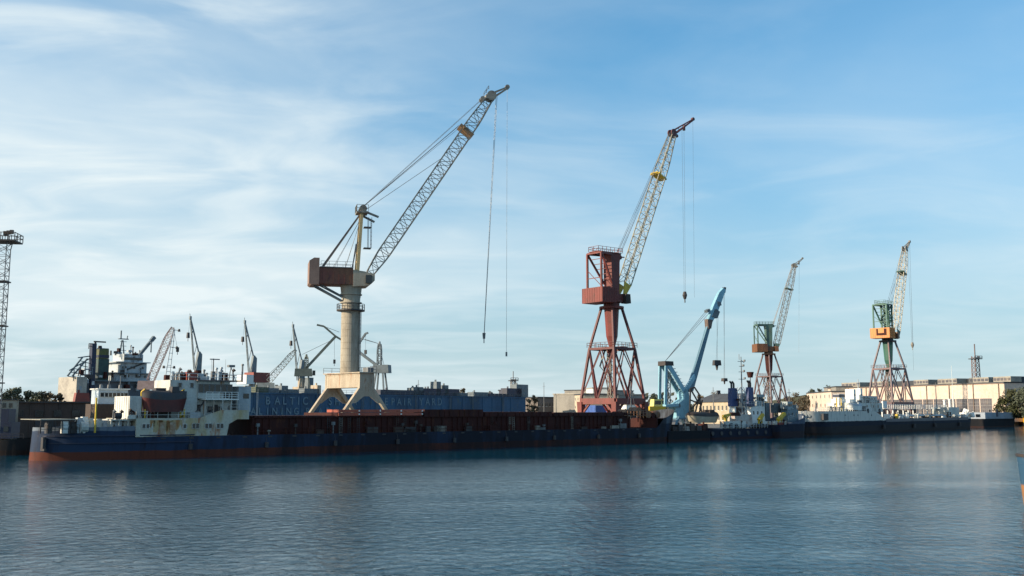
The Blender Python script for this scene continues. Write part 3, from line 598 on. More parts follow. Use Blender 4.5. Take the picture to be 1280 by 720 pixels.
o = MB(); o.box(0, SL, 0, SH_D, 0, hz)
for i in range(int(SL/2.5)): o.box(i*2.5, i*2.5+.18, -.12, 0, 0, hz-.1)
o.build('wall', brown, shd)
o = MB(); o.box(-.4, SL+.4, -.4, SH_D+.4, hz, hz+.25); o.build('roof', dark, shd)
for xx in (24, 49, 72, 95):
    windows(shd, SH, [SH.S(xx)], hz*.62, hz*.78, 1.3, -.14, fm=dark)
o = MB(); o.box(SH.S(56)-1.6, SH.S(56)+1.6, -.2, -.02, 0.02, 3.6); o.build('gate', dark, shd)
CB = Frame(P(-4, 512, 160), th1)
cb_ = thing('roof_cabin', 'small cream cabin with dark window above the barge at left edge', 'cabin', CB)
cb_.location.z = QZ
ct = CB.Z(8, 500)-QZ
o = MB(); o.box(0, 3.2, 0, 3, 0, ct); o.build('wall', cream, cb_)
o = MB(); o.box(-.25, 3.5, -.25, 3.2, ct, ct+.14); o.build('roof', dark, cb_)
windows(cb_, CB, [CB.S(5), CB.S(13)], ct-1.2, ct-.5, .5, -.03)
# light tower
TW = Frame(P(-8, 512, 150), R(8)); TW.O.z = QZ
tw = thing('light_tower', 'tall slender lattice floodlight tower with railed platform at far left', 'tower', TW)
zt_w = P(10, 303, 150).z-QZ
o = MB(); o.lattice((-.2, 0, 0), (-.2, 0, zt_w), 1.7, 1.8, 2.1, 30, .11, .06, side=Vector((1, 0, 0)), f0=.01, f1=.99, both=False)
o.build('lattice_mast', steel, tw)
for k_ in (.30, .58, .80):
    o = MB(); o.box(-1.3, 1.0, -1.1, 1.1, zt_w*k_, zt_w*k_+.18); o.build('rest_platform', dark, tw)
o = MB(); o.box(-1.9, 2.1, -1.8, 1.8, zt_w, zt_w+.2); o.rail([(-1.9, -1.8, zt_w+.2), (2.1, -1.8, zt_w+.2), (2.1, 1.8, zt_w+.2), (-1.9, 1.8, zt_w+.2), (-1.9, -1.8, zt_w+.2)], 1.1, .05, 1.0); o.build('platform', dark, tw)
for i in range(3):
    o = MB(); x = .6+.45*i; o.box(x-.25, x+.25, -1.6, -1.2, zt_w+.9+.1*i, zt_w+1.5+.1*i); o.beam((x, -1.4, zt_w), (x, -1.4, zt_w+1), .08); o.build('floodlight', dark, tw)

# ------------------------------------------------------------------ blue floating dock walls with lettering
dk0 = P(296, 500, 285); dk1 = P(657, 500, 400); thd = math.atan2(dk1.y-dk0.y, dk1.x-dk0.x); DK = Frame((dk0.x, dk0.y, 0), thd); DL = (Vector((dk1.x, dk1.y, 0))-DK.O).length
dock = thing('floating_dock', 'long blue floating dock wall with faded white lettering behind the cargo ship', 'dock', DK)
DT = DK.Z(345, 491)
o = MB(); o.box(0, DL, 0, 4.5, -1, DT)
for i in range(int(DL/6)): o.box(i*6, i*6+.25, -.15, 0, 3, DT-.2)
o.box(0, DL, -.3, 0, DT-.35, DT); o.build('side_wall', dockblue, dock)
o = MB(); o.box(.5, DL-.5, 4.6, 40, -1, 2.6); o.build('pontoon', dockblue, dock)
o = MB(); o.box(8, DL, 40.2, 44.5, -1, DT-1.5); o.build('far_wall', dockblue, dock)
o = MB(); o.rail([(0, .1, DT), (DL, .1, DT)], 1.1, .04, 2.5); o.build('railing', slate, dock)
for xx in (320, 396, 452, 470, 519, 562, 590, 628):
    o = MB(); x = DK.S(xx); w = .35 if xx > 320 else .2
    for q_3 in (-w, w): o.beam((x+q_3, -.45, 1.6), (x+q_3, -.45, DT), .12)
    for q_3 in range(18): o.beam((x-w, -.45, 2+q_3*.5), (x+w, -.45, 2+q_3*.5), .07)
    o.build('ladder', greyw if xx == 320 else slate, dock)
for i in range(30):
    o = MB(); x = DL*(i+.5)/30; o.tube((x, -.5, 2.0), (x, -.5, 4.2), .5, .5, 8); o.build('fender', dark, dock)
rnd = random.Random(3)
for xx, w, h, m_ in ((324, 5, 1.6, leafB), (338, 4, 1.4, slate), (352, 2.5, 2.2, slate), (362, 5, 1.2, slate), (386, 6, 1.5, slate), (395, 1.6, 2.6, cream), (500, 22, 1.7, navy), (517, 3, 2.6, slate), (522, 3.2, 2.9, slate), (532, 2, 2.4, slate), (549, 20, 2.5, navy), (545, 2.4, 5, slate), (555, 2, 3.8, slate), (572, 9, 1.2, slate), (598, 9, 1.6, slate), (620, 12, 1.2, navy), (640, 10, 3.4, navy), (650, 8, 5.0, slate)):
    o = MB(); x = DK.S(xx, 2); o.box(x-w/2, x+w/2, .8, 3.8, DT, DT+h); o.box(x-w/3, x-w/3+.4, 1.6, 2.1, DT+h, DT+h+.7); o.build('deck_cabin' if h > 1.5 else 'deck_locker', m_, dock)
def letters(text, fr, pxs, zc, hgt, parent, y=-.18, m=lettermat):
    for ch, px_ in zip(text, pxs):
        if ch == ' ': continue
        cu = bpy.data.curves.new('lt', 'FONT'); cu.body = ch; cu.size = hgt*1.42; cu.align_x = 'CENTER'; cu.extrude = .02; cu.offset = .05
        ob = bpy.data.objects.new('lt', cu); col.objects.link(ob)
        me = bpy.data.meshes.new_from_object(ob.evaluated_get(bpy.context.evaluated_depsgraph_get())); bpy.data.objects.remove(ob); me.materials.clear(); me.materials.append(m)
        k = bpy.data.objects.new('letter', me); col.objects.link(k); k.parent = parent
        k.location = (fr.S(px_), y, zc-hgt/2); k.rotation_euler = (R(90), 0, 0)
zr = DK.Z(365, 501.2)
letters('BALTIC', DK, (334, 346, 355, 364.5, 372.5, 381), DK.Z(360, 500.8), 2.3, dock)
letters('SHIPREPAIR', DK, (412, 421, 433, 446, 474, 482, 490.5, 498.5, 505, 511), DK.Z(490, 502), 2.4, dock)
letters('YARD', DK, (526, 534, 541.5, 549), DK.Z(540, 502), 2.5, dock)
letters('KALININGRAD', DK, (307, 316, 325, 334, 343, 352, 360.5, 370, 384, 400, 410), DK.Z(350, 513.8), 2.0, dock)

# ------------------------------------------------------------------ big white vessel in the dock with deck cranes
CV0 = P(75, 512, 320); CV = Frame((CV0.x, CV0.y, 0), R(50))
cv = thing('bulk_carrier', 'white and grey bulk carrier in dock behind the blue ship, dark funnel and deck cranes', 'ship', CV)
CL = CV.S(410, 0)
m_, _ = hull(CL, 22, lambda u: 8.5, ns=60, us=.06, ub=.1); m_.build('hull', hullmat('dark_grey_hull', [(-3, (.15, .05, .03)), (2.5, (.03, .035, .045))]), cv, smooth=True)
deckmesh(CL, 22, 8.45, .06, 2.4, .13, 1.7).build('deck', dark, cv)
def cvbox(name, x0, x1, y0p, y1p, m, t=2.0, t1=16, tx=0, nm=None, label=None):
    o = MB(); o.box(CV.S(x0, t), CV.S(x1, t), t, t1, CV.Z((x0+x1)/2, y1p, t), CV.Z((x0+x1)/2, y0p, t), tx); return o.build(name, m, cv, label=label)
creamd = mat('stained_cream_paint', (.42, .38, .32), (.26, .23, .2), .3, .7)
cvbox('stern_house', 94, 107, 471, 512, creamd, 1.0, 13.5)
cvbox('lower_house', 107.5, 186, 477, 512, mat('dark_grey_steel', (.10, .11, .13), (.05, .055, .07), .25, .6, c3=(.22, .22, .22), s3=.5), 2.2)  # dark grey plating with paler random spots
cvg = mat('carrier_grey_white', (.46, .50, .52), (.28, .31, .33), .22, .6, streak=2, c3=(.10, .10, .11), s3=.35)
cvbox('accommodation_block', 148, 181, 453, 466, cvg, 2.0, 12.5)
cvbox('accommodation_block', 141, 186, 466, 476.8, cvg, 2.3, 13)
cvbox('bridge', 152, 176, 442.5, 452, cvg, 1.6, 9)
o = MB(); o.box(CV.S(146, .6), CV.S(186, .6), .6, 13, CV.Z(150, 452.6, .6), CV.Z(150, 451.6, .6)); o.build('bridge_wing', cvg, cv)
o = MB(); o.box(CV.S(138, .6), CV.S(187, .6), .8, 14, CV.Z(150, 466.5, .6), CV.Z(150, 465.5, .6)); o.box(CV.S(118, .6), CV.S(187, .6), .8, 14, CV.Z(150, 477, .6), CV.Z(150, 476, .6)); o.build('deck_edge', slate, cv)
o = MB(); o.beam((CV.S(150, 1.9), 1.7, CV.Z(150, 464, 1.9)), (CV.S(178, 1.9), 1.7, CV.Z(178, 453.5, 1.9)), .5, .4); o.box(CV.S(148, 1.9), CV.S(153, 1.9), 1.4, 2, CV.Z(150, 468, 1.9), CV.Z(150, 462, 1.9)); o.build('accommodation_ladder', dark, cv)
rnc = random.Random(21)
for i in range(34):
    o = MB(); px_ = rnc.uniform(96, 186); yy = rnc.choice([rnc.uniform(467, 476), rnc.uniform(478, 489), rnc.uniform(440, 444)]); x = CV.S(px_, 1.5); z = CV.Z(px_, yy, 1.5); w = rnc.uniform(.3, 1.6); h = rnc.uniform(.5, 2.2)
    if rnc.random() < .4: o.tube((x, 1.5, z), (x, 1.5, z+h*1.5), .22, .2, 7); o.tube((x, 1.5, z+h*1.5), (x, 1.5, z+h*1.5+.4), .4, .3, 7)
    else: o.box(x-w/2, x+w/2, 1.0, 2.3, z, z+h, .05)
    if px_ > 132 or yy > 460: o.build('deck_fitting', rnc.choice([slate, dark, cvg, greyw, rustred]), cv)
rk_ = random.Random(77)
for yy in (459, 470, 483):
    for i in ((0, 1, 3, 4, 7) if yy == 459 else (1, 2, 5, 6, 8)): windows(cv, CV, [CV.S(151+3.6*i, 1.98)], CV.Z(150, yy+1.4, 2), CV.Z(150, yy-1.4, 2), .7, 1.97)
for i in range(7): windows(cv, CV, [CV.S(154+3.2*i, 1.6)], CV.Z(150, 449.5, 1.6), CV.Z(150, 446.4, 1.6), .9, 1.57)
fn = cvbox('funnel_tower', 111.5, 117, 429, 500, navy, 1.5, 3.4)
o = MB(); a0, a1 = CV.S(121, 2), CV.S(133, 2); o.box(a0, a1, 2, 4.4, CV.Z(125, 448, 2), CV.Z(125, 436, 2), .1); o.build('funnel', mat('olive_yellow_paint', (.11, .12, .03), (.07, .075, .03), .4, .6), cv)
o = MB(); o.box(a0-.05, a1+.05, 1.9, 4.5, CV.Z(125, 447, 2), CV.Z(125, 443.5, 2)); o.box(a0+.1, a1-.1, 2.2, 4.2, CV.Z(125, 436, 2), CV.Z(125, 435, 2)); o.build('funnel_band', navy, cv)
o = MB(); o.box(CV.S(121, 2), CV.S(134, 2), 2.2, 6, CV.Z(125, 476, 2), CV.Z(125, 448.2, 2)); o.build('funnel_casing', mat('dark_green_casing', (.03, .07, .06), (.02, .03, .04), .5, .6), cv)
o = MB(); zz = CV.Z(113, 427.5, 4); o.box(CV.S(113, 4), CV.S(128, 4), 3.8, 4.2, zz, zz+.45); o.beam((CV.S(115, 4), 4, CV.Z(115, 435, 4)), (CV.S(115, 4), 4, zz), .5)
o.rail([(CV.S(107, 2), 2, CV.Z(108, 436, 2)), (CV.S(116, 2), 2, CV.Z(108, 436, 2))], 1.8, .1, 1.2); o.tube((CV.S(121, 4), 4, CV.Z(121, 436, 4)), (CV.S(121, 4), 4, CV.Z(121, 432, 4)), .8, .6, 8); o.build('radar', dark, cv)
# mast
o = MB(); mx = CV.S(149, 5); z0 = CV.Z(149, 446, 5); o.tube((mx-.8, 5, z0), (mx-.2, 5, CV.Z(149, 425, 5)), .28, .2, 6); o.tube((mx+.8, 5, z0), (mx+.2, 5, CV.Z(149, 425, 5)), .28, .2, 6)
zz = CV.Z(149, 424, 5); o.box(mx-1.4, mx+2.0, 4.5, 5.5, zz, zz+.3); o.beam((mx-.6, 5, zz), (mx-.6, 5, CV.Z(149, 413, 5)), .35); o.beam((mx+1.6, 5, zz), (mx+1.8, 5, CV.Z(149, 419, 5)), .25)
for k_ in range(4): z = z0+(zz-z0)*(k_+.5)/4; o.beam((mx-.8, 5, z), (mx+1.5, 5, z), .15)
o.build('mast', slate, cv)
for xx, h in ((135, 1.6), (141, 1.1), (159, 1.5), (166, 1.2), (171, 1.8)):
    o = MB(); x = CV.S(xx, 5); z0 = CV.Z(xx, 444, 5); o.tube((x, 5, z0), (x, 5, z0+h), .35, .3, 8); o.build('vent_pipe', random.choice([slate, greyw]), cv)
# provision crane jib on the bridge roof, and the stern lattice ramp
o = MB(); p = Vector((CV.S(171, 3), 3, CV.Z(171, 444, 3))); q = Vector((CV.S(189, 3), 3, CV.Z(189, 421, 3))); o.beam(p, q, .9); o.beam(p.lerp(q, .8), q, 1.2); o.build('provision_crane', slate, cv)
o = MB()
for dx_, dy_ in ((0, 0), (6, 2)):
    p = Vector((CV.S(82+dx_, 3), 3, CV.Z(82, 470, 3))); q = Vector((CV.S(100+dx_, 3), 3, CV.Z(100, 446+dy_, 3))); o.beam(p, q, .45)
    for k_ in range(5): c = p.lerp(q, k_/5); o.beam(c, c+Vector((2.2, 0, -.4)), .22)
p = Vector((CV.S(84, 3), 3, CV.Z(84, 463, 3))); o.beam(p, (CV.S(112, 3), 3, CV.Z(112, 446, 3)), .3); o.beam((CV.S(94, 3), 3, CV.Z(94, 447, 3)), (CV.S(109, 3), 3, CV.Z(109, 445, 3)), .35)
for xx in (90, 98, 104): o.beam((CV.S(xx, 3), 3, CV.Z(xx, 476, 3)), (CV.S(xx, 3), 3, CV.Z(xx, 450+ (104-xx)*.8, 3)), .25)
o.build('stern_gantry', slate, cv)
for yy in (461, 468, 475): 
    o = MB(); o.box(CV.S(99 if yy > 465 else 103, 2.5), CV.S(110, 2.5), 2.5, 6, CV.Z(100, yy+1, 2.5), CV.Z(100, yy-.6, 2.5)); o.build('stern_platform', greyw, cv)
o = MB(); z0 = CV.Z(100, 502, .5); z1z = CV.Z(100, 491, .5); o.box(CV.S(93, .5), CV.S(112, .5), .5, 2, z0, z1z, .4); o.box(CV.S(97, .5), CV.S(99, .5), .8, 1.8, z1z, z1z+1); o.build('rescue_boat', brightred, cv)
# deck cranes
cgrey = mat('deck_crane_grey', (.17, .205, .22), (.11, .13, .145), .5, .6)
for hx_, hy_, dX in ((233.5, 397, 0), (302.5, 402, 69), (363.5, 407, 130)):
    yo = hy_-397; T = 6
    sc_ = 1 - dX*.0009
    px0 = 245.5+dX
    x = CV.S(px0, T); zb_ = CV.Z(px0, 480+yo*.3, T); zt0 = CV.Z(px0, 463+yo, T); ztp = CV.Z(px0, 440+yo, T)
    hw = (CV.S(249+dX, T)-CV.S(242+dX, T))/2
    o = MB(); o.prism([(x-hw, zt0), (x+hw*.9, zt0), (x+hw, ztp-.8), (x+.2, ztp+.3), (x-hw*.2, ztp)], 'y', T-.7, T+.7); dc = o.build('deck_crane', cgrey, cv)
    o = MB(); o.tube((x, T, 8.4), (x, T, zt0), 1.5, 1.3, 12); o.box(x-2.6, x+1.8, T-2, T+2, zb_-2.6, zb_-.2); o.build('pedestal', [rustred, white, cream][(dX > 0)+(dX > 100)], dc)
    f_ = Vector((CV.S(241+dX, T), T, CV.Z(241, 462+yo, T))); h_ = Vector((CV.S(hx_, T), T, CV.Z(hx_, hy_, T))); tp_ = Vector((CV.S(245.5+dX, T), T, ztp))
    o = MB()
    for q_ in (-.4, .4): o.beam(f_+Vector((0, q_, 0)), h_+Vector((0, q_*.5, 0)), .26)
    for k_ in (.25, .5, .7, .85): c = f_.lerp(h_, k_); o.beam(c+Vector((0, -.4, 0)), c+Vector((0, .4, 0)), .2)
    o.box(h_.x-.35, h_.x+.35, T-.35, T+.35, h_.z-.6, h_.z+.6); o.beam(h_, h_+Vector((-.3, 0, 1.6)), .15); o.build('jib', cgrey, dc)
    o = MB(); o.beam(tp_, h_, .3, .5)
    for k_ in (.22, .66): c = tp_.lerp(h_, k_); e_ = f_.lerp(h_, k_); o.beam(c, e_, .18)
    o.build('luffing_rope', cgrey, dc)
    o = MB(); hk = Vector((CV.S(hx_-2, T), T, CV.Z(hx_, hy_+22, T))); o.rope(h_, hk, .04); o.box(hk.x-.5, hk.x+.5, T-.4, T+.4, hk.z-1, hk.z+1, .15); o.beam(hk, hk-Vector((0, 0, 2.2)), .14); o.build('hook_block', dark, dc)
o = MB(); x = CV.S(322, 3); o.box(x-3, x+4.5, 2, 8, CV.Z(320, 478, 3), CV.Z(320, 465.5, 3)); o.build('deck_house', brightred, cv)
o = MB(); x = CV.S(309, 3); o.box(x-1.5, x+2.2, 2, 8, CV.Z(309, 480, 3), CV.Z(309, 468.5, 3)); o.build('deck_house', whiteclean, cv)
o = MB(); x = CV.S(386, 3); o.box(x-1.5, x+1.2, 2, 8, CV.Z(386, 490, 3), CV.Z(386, 472, 3)); o.build('deck_house', slate, cv)

# ------------------------------------------------------------------ slender quay cranes behind the dock
def boomcrane(name, label, pts, D, th, m, base_px, base_py, fly=None, ropes=(), hook=None, house=None, w0=1.6, w1=.6, solid=False, mast=None):
    O = P(base_px, 512, D); O.z = QZ; f = Frame(O, th)
    c = thing(name, label, 'crane', f)
    V = lambda p, t=0: Vector((f.px(p[0], p[1], t)[0], t, f.px(p[0], p[1], t)[1]-QZ))
    zb = V((base_px, base_py)).z
    o = MB()
    for a, b_ in ((-1, -1), (1, -1), (1, 1), (-1, 1)):
        o.beam((a*3.2, b_*3.2, 0), (a*1.2, b_*1.2, zb-1.2), .5)
        o.beam((a*3.0, b_*3.0, 1), (-a*2.0, b_*2.0, zb*.55), .25); o.beam((a*2.0, b_*2.0, zb*.55), (a*2.0, -b_*2.0, zb*.55), .3)
    o.build('portal', m, c)
    o = MB(); h = house or (3.6, 2.6); o.box(-h[0], h[0]*.7, -1.7, 1.7, zb-1.2, zb-1.2+h[1], .2); o.build('machine_house', m, c)
    o = MB(); o.box(h[0]*.7, h[0]*.7+1, -1.2, .4, zb-.9, zb+.8); o.build('cab', glass, c)
    if mast:
        o = MB(); p = V(mast[0]); q = V(mast[1]); o.lattice(p, q, 1.4, 1.3, .8, 7, .25, .14, side=Vector((0, 1, 0))); o.tube(q-Vector((0, 0, .5)), q+Vector((0, 0, .9)), .5, .3, 8); o.build('mast', m, c)
    j = MB(); p, q = V(pts[0]), V(pts[1])
    if solid: j.beam(p, q, .9)
    else: j.lattice(p, q, w0, w0, w1, 12, .2, .1, side=Vector((0, 1, 0)))
    jb = j.build('jib', m, c)
    if fly:
        o = MB()
        for a, b_ in zip(fly, fly[1:]): o.beam(V(a), V(b_), .75, .6)
        o.build('fly_jib', m, jb)
    o = MB()
    for a, b_ in ropes: o.rope(V(a), V(b_), .07)
    if ropes: o.build('rope', rope, jb)
    if hook:
        o = MB(); a = V(hook[0]); b_ = V(hook[1]); o.rope(a, b_, .04); o.box(b_.x-.4, b_.x+.4, -.3, .3, b_.z-.7, b_.z+.7); o.beam(b_, b_-Vector((0, 0, 1.6)), .15); o.build('hook_block', dark, jb)
    return c
boomcrane('quay_crane', 'pinkish lattice jib crane raised behind the white bulk carrier bridge', [(188, 476), (216, 409)], 300, R(10), mat('faded_pink_paint', (.42, .29, .26), (.30, .2, .17), .5, .6), 187, 482, ropes=[((190, 462), (216, 409))], hook=((217, 410), (222, 437)), w0=2.0, w1=.7)
boomcrane('quay_crane', 'pale cream lattice boom crane between the second and third deck cranes', [(336, 477), (370, 437)], 330, R(14), mat('pale_cream_paint', (.48, .44, .36), (.34, .3, .24), .5, .6), 333, 484, ropes=[((338, 468), (368, 438)), ((333, 470), (350, 455))], w0=1.8, w1=.6)
olive = mat('olive_grey_paint', (.15, .16, .13), (.09, .10, .08), .5, .6)
boomcrane('quay_crane', 'grey level luffing crane with folded back fly jib left of the concrete column', [(382, 461), (419, 421)], 345, R(12), olive, 380, 466, fly=[(427, 425), (419, 420), (405, 408), (396, 406)], ropes=[((378, 443), (413, 426)), ((405, 408), (424, 415))], hook=((418, 424), (418, 452)), solid=True, mast=((383, 462), (383, 446)))
boomcrane('quay_crane', 'dark level luffing crane with tall mast right of the concrete column', [(474, 459), (446, 438)], 345, R(168), slate, 475, 462, fly=[(444, 440), (447, 432), (457, 417), (460, 416)], ropes=[((475, 430), (456, 424)), ((475, 430), (446, 422)), ((475, 436), (481, 460))], hook=((457, 418), (457, 440)), solid=True, mast=((474, 462), (474.5, 430)), house=(3.4, 2.8))

# ------------------------------------------------------------------ main cream crane on a single column
MCp = P(436, 512, 197); MC = Frame((MCp.x, MCp.y, QZ), th1)
mc = thing('column_crane', 'tallest cream crane, single thick column on a splayed portal with long lattice jib', 'crane', MC)
ppm = 197/1245.0
def zM(y): return P(434, y, 197).z-QZ
# portal: box with legs splayed along the rails (local x); width across = local y
pzt, pzb = zM(467.5), zM(485); hb, ha = 1.6, 6.5
o = MB(); o.box(-hb, hb, -ha, ha, pzb, pzt)
o.box(-hb-.06, -hb, -ha, -ha+.35, pzb, pzt).box(-hb-.06, -hb, ha-.35, ha, pzb, pzt).box(-hb-.06, -hb, -ha, ha, pzt-.3, pzt)
o.box(-hb-.35, hb+.35, -ha-.35, ha+.35, pzt, pzt+.2)
o.build('portal_box', cream, mc)
def leg(sx, sy):
    o = MB(); y0 = sy*ha; y1 = sy*(ha-.75)
    x0, x1 = sx*hb, sx*(hb-.85); X0, X1 = sx*8.0, sx*7.3
    z0, z1 = 1.2, pzb+.02
    o.quadbox([(X0, y0, z0), (X1, y0, z0), (X1, y1, z0), (X0, y1, z0), (x0, y0, z1), (x1, y0, z1), (x1, y1, z1), (x0, y1, z1)])
    return o
for sx in (-1, 1):
    for sy in (-1, 1): leg(sx, sy).build('leg', cream, mc)
for sy in (-1, 1):
    o = MB(); o.box(-7.9, 7.9, sy*ha-.6, sy*ha+.6, .7, 1.6); o.build('sill_beam', cream, mc)
    o = MB()
    for xx in (-6.9, -5.6, 5.6, 6.9): o.tube((xx, sy*ha-.3, .42), (xx, sy*ha+.3, .42), .42, .42, 12)
    o.build('wheel', dark, mc)
    # gusset plate closing the side between the legs
    o = MB(); o.prism([(-hb, pzb), (hb, pzb), (hb+1.7, pzb-3.0), (hb+.9, pzb-3.0), (hb*.4, pzb-1.7), (-hb*.4, pzb-1.7), (-hb-.9, pzb-3.0), (-hb-1.7, pzb-3.0)], 'y', sy*ha-.05*sy, sy*(ha-.2)); o.build('gusset', cream, mc)
o = MB(); o.rail([(-hb-.3, ha+.3, pzt+.2), (hb+.3, ha+.3, pzt+.2), (hb+.3, -ha-.3, pzt+.2), (hb*.3, -ha-.3, pzt+.2)], 1.1, .035, 1.3); o.box(hb*.2, hb, -ha+.3, -ha+2.2, pzt+.2, pzt+1.1); o.build('portal_railing', steel, mc)
cr = 11.6*ppm
czt = zM(389)
o = MB(); n_ = 10
for i in range(n_):
    a = pzt+(czt-pzt)*i/n_; b2 = pzt+(czt-pzt)*(i+1)/n_; o.tube((0, 0, a), (0, 0, b2-.06), cr, cr, 28); o.tube((0, 0, b2-.06), (0, 0, b2), cr+.05, cr+.05, 28)
o.build('column', concrete, mc)
o = MB()
cc = cr+.25
o.rope((cc*.5, -cc*.9, pzt), (cc*.5, -cc*.9, czt), .07); o.rope((cc*.7, -cc*.75, pzt), (cc*.7, -cc*.75, czt), .07)
for i in range(46): z = pzt+(czt-pzt)*i/46; o.beam((cc*.5, -cc*.9, z), (cc*.7, -cc*.75, z), .06)
o.build('ladder', steel, mc)
o = MB(); o.tube((0, 0, czt), (0, 0, czt+.25), cr+.95, cr+.95, 24)
ring = [(math.cos(2*math.pi*i/16)*(cr+.9), math.sin(2*math.pi*i/16)*(cr+.9), czt+.25) for i in range(17)]
o.rail(ring, 1.1, .04, 9); o.build('service_platform', dark, mc)
szt = zM(357)
o = MB(); o.tube((0, 0, czt+.25), (0, 0, szt-2.5), cr*.97, cr*1.0, 26); o.tube((0, 0, szt-2.5), (0, 0, szt), cr*1.02, cr*1.18, 26)
for k_ in (.3, .62): z = czt+(szt-czt)*k_; o.tube((0, 0, z), (0, 0, z+.2), cr+.35, cr+.35, 22)
o.build('slewing_column', concrete, mc)
# slewing part in its own heading
hd = R(15); MS = Frame(MC.O, hd); Mx = Matrix.Rotation(hd-th1, 4, 'Z')
def VM(px_, py_, t_=0): s_, z_ = MS.px(px_, py_, t_); return Vector((s_, t_, z_-QZ))
wM = 2.5
def q_(px_, py_, t_=-wM): v = VM(px_, py_, t_); return (v.x, v.z)
bot, topz = VM(440, 355.5, -wM).z, VM(420, 334.5, -wM).z
o = MB(); a, b2 = VM(399, 345, -wM).x, VM(441.5, 345, -wM).x; o.box(a, b2, -wM, wM, bot, topz)
for i in range(6): x = a+(b2-a)*(i+.5)/6; o.box(x-.06, x+.06, -wM-.07, -wM, bot+.1, topz-.1)
o.xf(Mx).build('machine_house', mat('rust_red_house_paint', (.16, .045, .03), (.20, .09, .04), .35, .6, streak=2, c3=(.10, .03, .025)), mc)
o = MB(); o.box(a+.1, b2, -wM-.25, wM+.25, topz, topz+.15); o.rail([(a+.3, -wM, topz+.15), (b2, -wM, topz+.15)], 1.1, .035, 1.3); o.rail([(a+.3, wM, topz+.15), (b2, wM, topz+.15)], 1.1, .035, 1.3); o.xf(Mx).build('roof_walkway', steel, mc)
o = MB(); a2 = VM(386.5, 340, -wM).x; zc0, zc1_ = VM(392, 355.5, -wM).z, VM(392, 322, -wM).z
o.prism([(a2, zc0+.3), (a2+.4, zc0), (a, zc0), (a, zc1_), (a2+.9, zc1_), (a2, zc1_-.6)], 'y', -wM-.2, wM+.2)
o.xf(Mx).build('counterweight', mat('faded_brown_paint', (.27, .17, .13), (.2, .12, .09), .5, .7, streak=2), mc)
fx = VM(468.5, 345, -wM).x
o = MB(); o.prism([(b2, bot-.4), (fx-1.2, bot-.1), (fx, bot+.9), (fx, topz-1.0), (b2+2.2, topz-.55), (b2, topz-.3)], 'y', -wM-.12, wM+.12); o.xf(Mx).build('front_platform', cream, mc)
o = MB(); o.box(b2+2.4, b2+3.6, -wM-.75, -wM-.14, bot+.3, bot+1.9); o.xf(Mx).build('operator_cab', glass, mc)
# lower struts under the rear
o = MB()
for t_ in (-1.4, 1.4):
    p = VM(390, 354, t_); p.z = bot; q = Vector((-cr*.95, t_*.5, szt-3.2)); o.beam(p, q, .28)
    p2 = VM(400, 354, t_); p2.z = bot; o.beam(p2, q+Vector((0, 0, .9)), .24)
o.xf(Mx).build('rear_strut', slate, mc)
# pylon
pyt = VM(452, 262, 0)
pyb = VM(446, 338, 0); pyb.z = topz
o = MB()
for t_ in (-1.25, 1.25): o.beam(Vector((pyb.x, t_*1.3, topz-.4)), Vector((pyt.x, t_*.7, pyt.z)), .62, .62)
for k_ in range(1, 7): c = pyb.lerp(pyt, k_/7); w_ = 1.6-.7*k_/7; o.beam(c+Vector((0, -w_, 0)), c+Vector((0, w_, 0)), .25)
o.xf(Mx).build('pylon', mat('ochre_cream_paint', (.50, .37, .18), (.36, .24, .12), .6, .6, streak=3), mc)
o = MB(); c = pyt; o.box(c.x-1.1, c.x+1.2, -1.7, 1.7, c.z-.9, c.z-.6); 
for t_ in (-1.2, 0, 1.2): o.tube((c.x+.2, t_-.12, c.z), (c.x+.2, t_+.12, c.z), .75, .75, 14)
o.beam((c.x, -1.2, c.z-.4), (c.x+3.3, -1.2, c.z-1.6), .32, .4); o.beam((c.x, 1.2, c.z-.9), (c.x+2.8, 1.2, c.z-2.2), .32, .4)
o.rail([(c.x-1.1, -1.7, c.z-.6), (c.x-1.1, 1.7, c.z-.6)], 1.3, .04, .8)
o.rail([(c.x-1.1, -1.7, c.z-.6), (c.x+1.2, -1.7, c.z-.6)], 1.3, .04, .8); o.xf(Mx).build('pylon_head', jibgrey, mc)
o = MB()
x = VM(455, 300, 0).x+.9
for z1, z2 in ((VM(455, 310).z, VM(455, 285).z), (VM(455, 284).z, VM(455, 272).z)):
    o.box(x-1.0, x+.5, -.9, .9, z1-.12, z1); 
    for sx in (-.1, .5):
        for t_ in (-.8, .8): o.beam((x+sx, t_, z1), (x+sx, t_, z2), .09)
    for k_ in range(1, 5): z = z1+(z2-z1)*k_/5; o.beam((x+.5, -.8, z), (x+.5, .8, z), .05)
o.xf(Mx).build('ladder_cage', steel, mc)
o = MB()
for t_ in (-1.3, 1.3):
    p = VM(402, 333.5, t_); p.z = topz+.1; o.beam(p, Vector((pyt.x-.4, t_*.6, pyt.z-1.2)), .3)
o.xf(Mx).build('back_stay', mat('brown_stay_paint', (.20, .14, .11), (.14, .1, .08), 1, .6), mc)
o = MB()
for pxa in (416, 431):
    for t_ in (-1.6, 1.6): p = VM(pxa, 333, t_); p.z = topz+.1; o.rope(p, Vector((pyt.x, t_*.4, pyt.z-1.6)), .035)
for t_ in (-1.5, 1.5): p = VM(440, 333, t_); p.z = topz+.1; o.beam(p, Vector((pyb.x-.1, t_*.8, topz+5.5)), .22)
o.xf(Mx).build('rope', rope, mc)
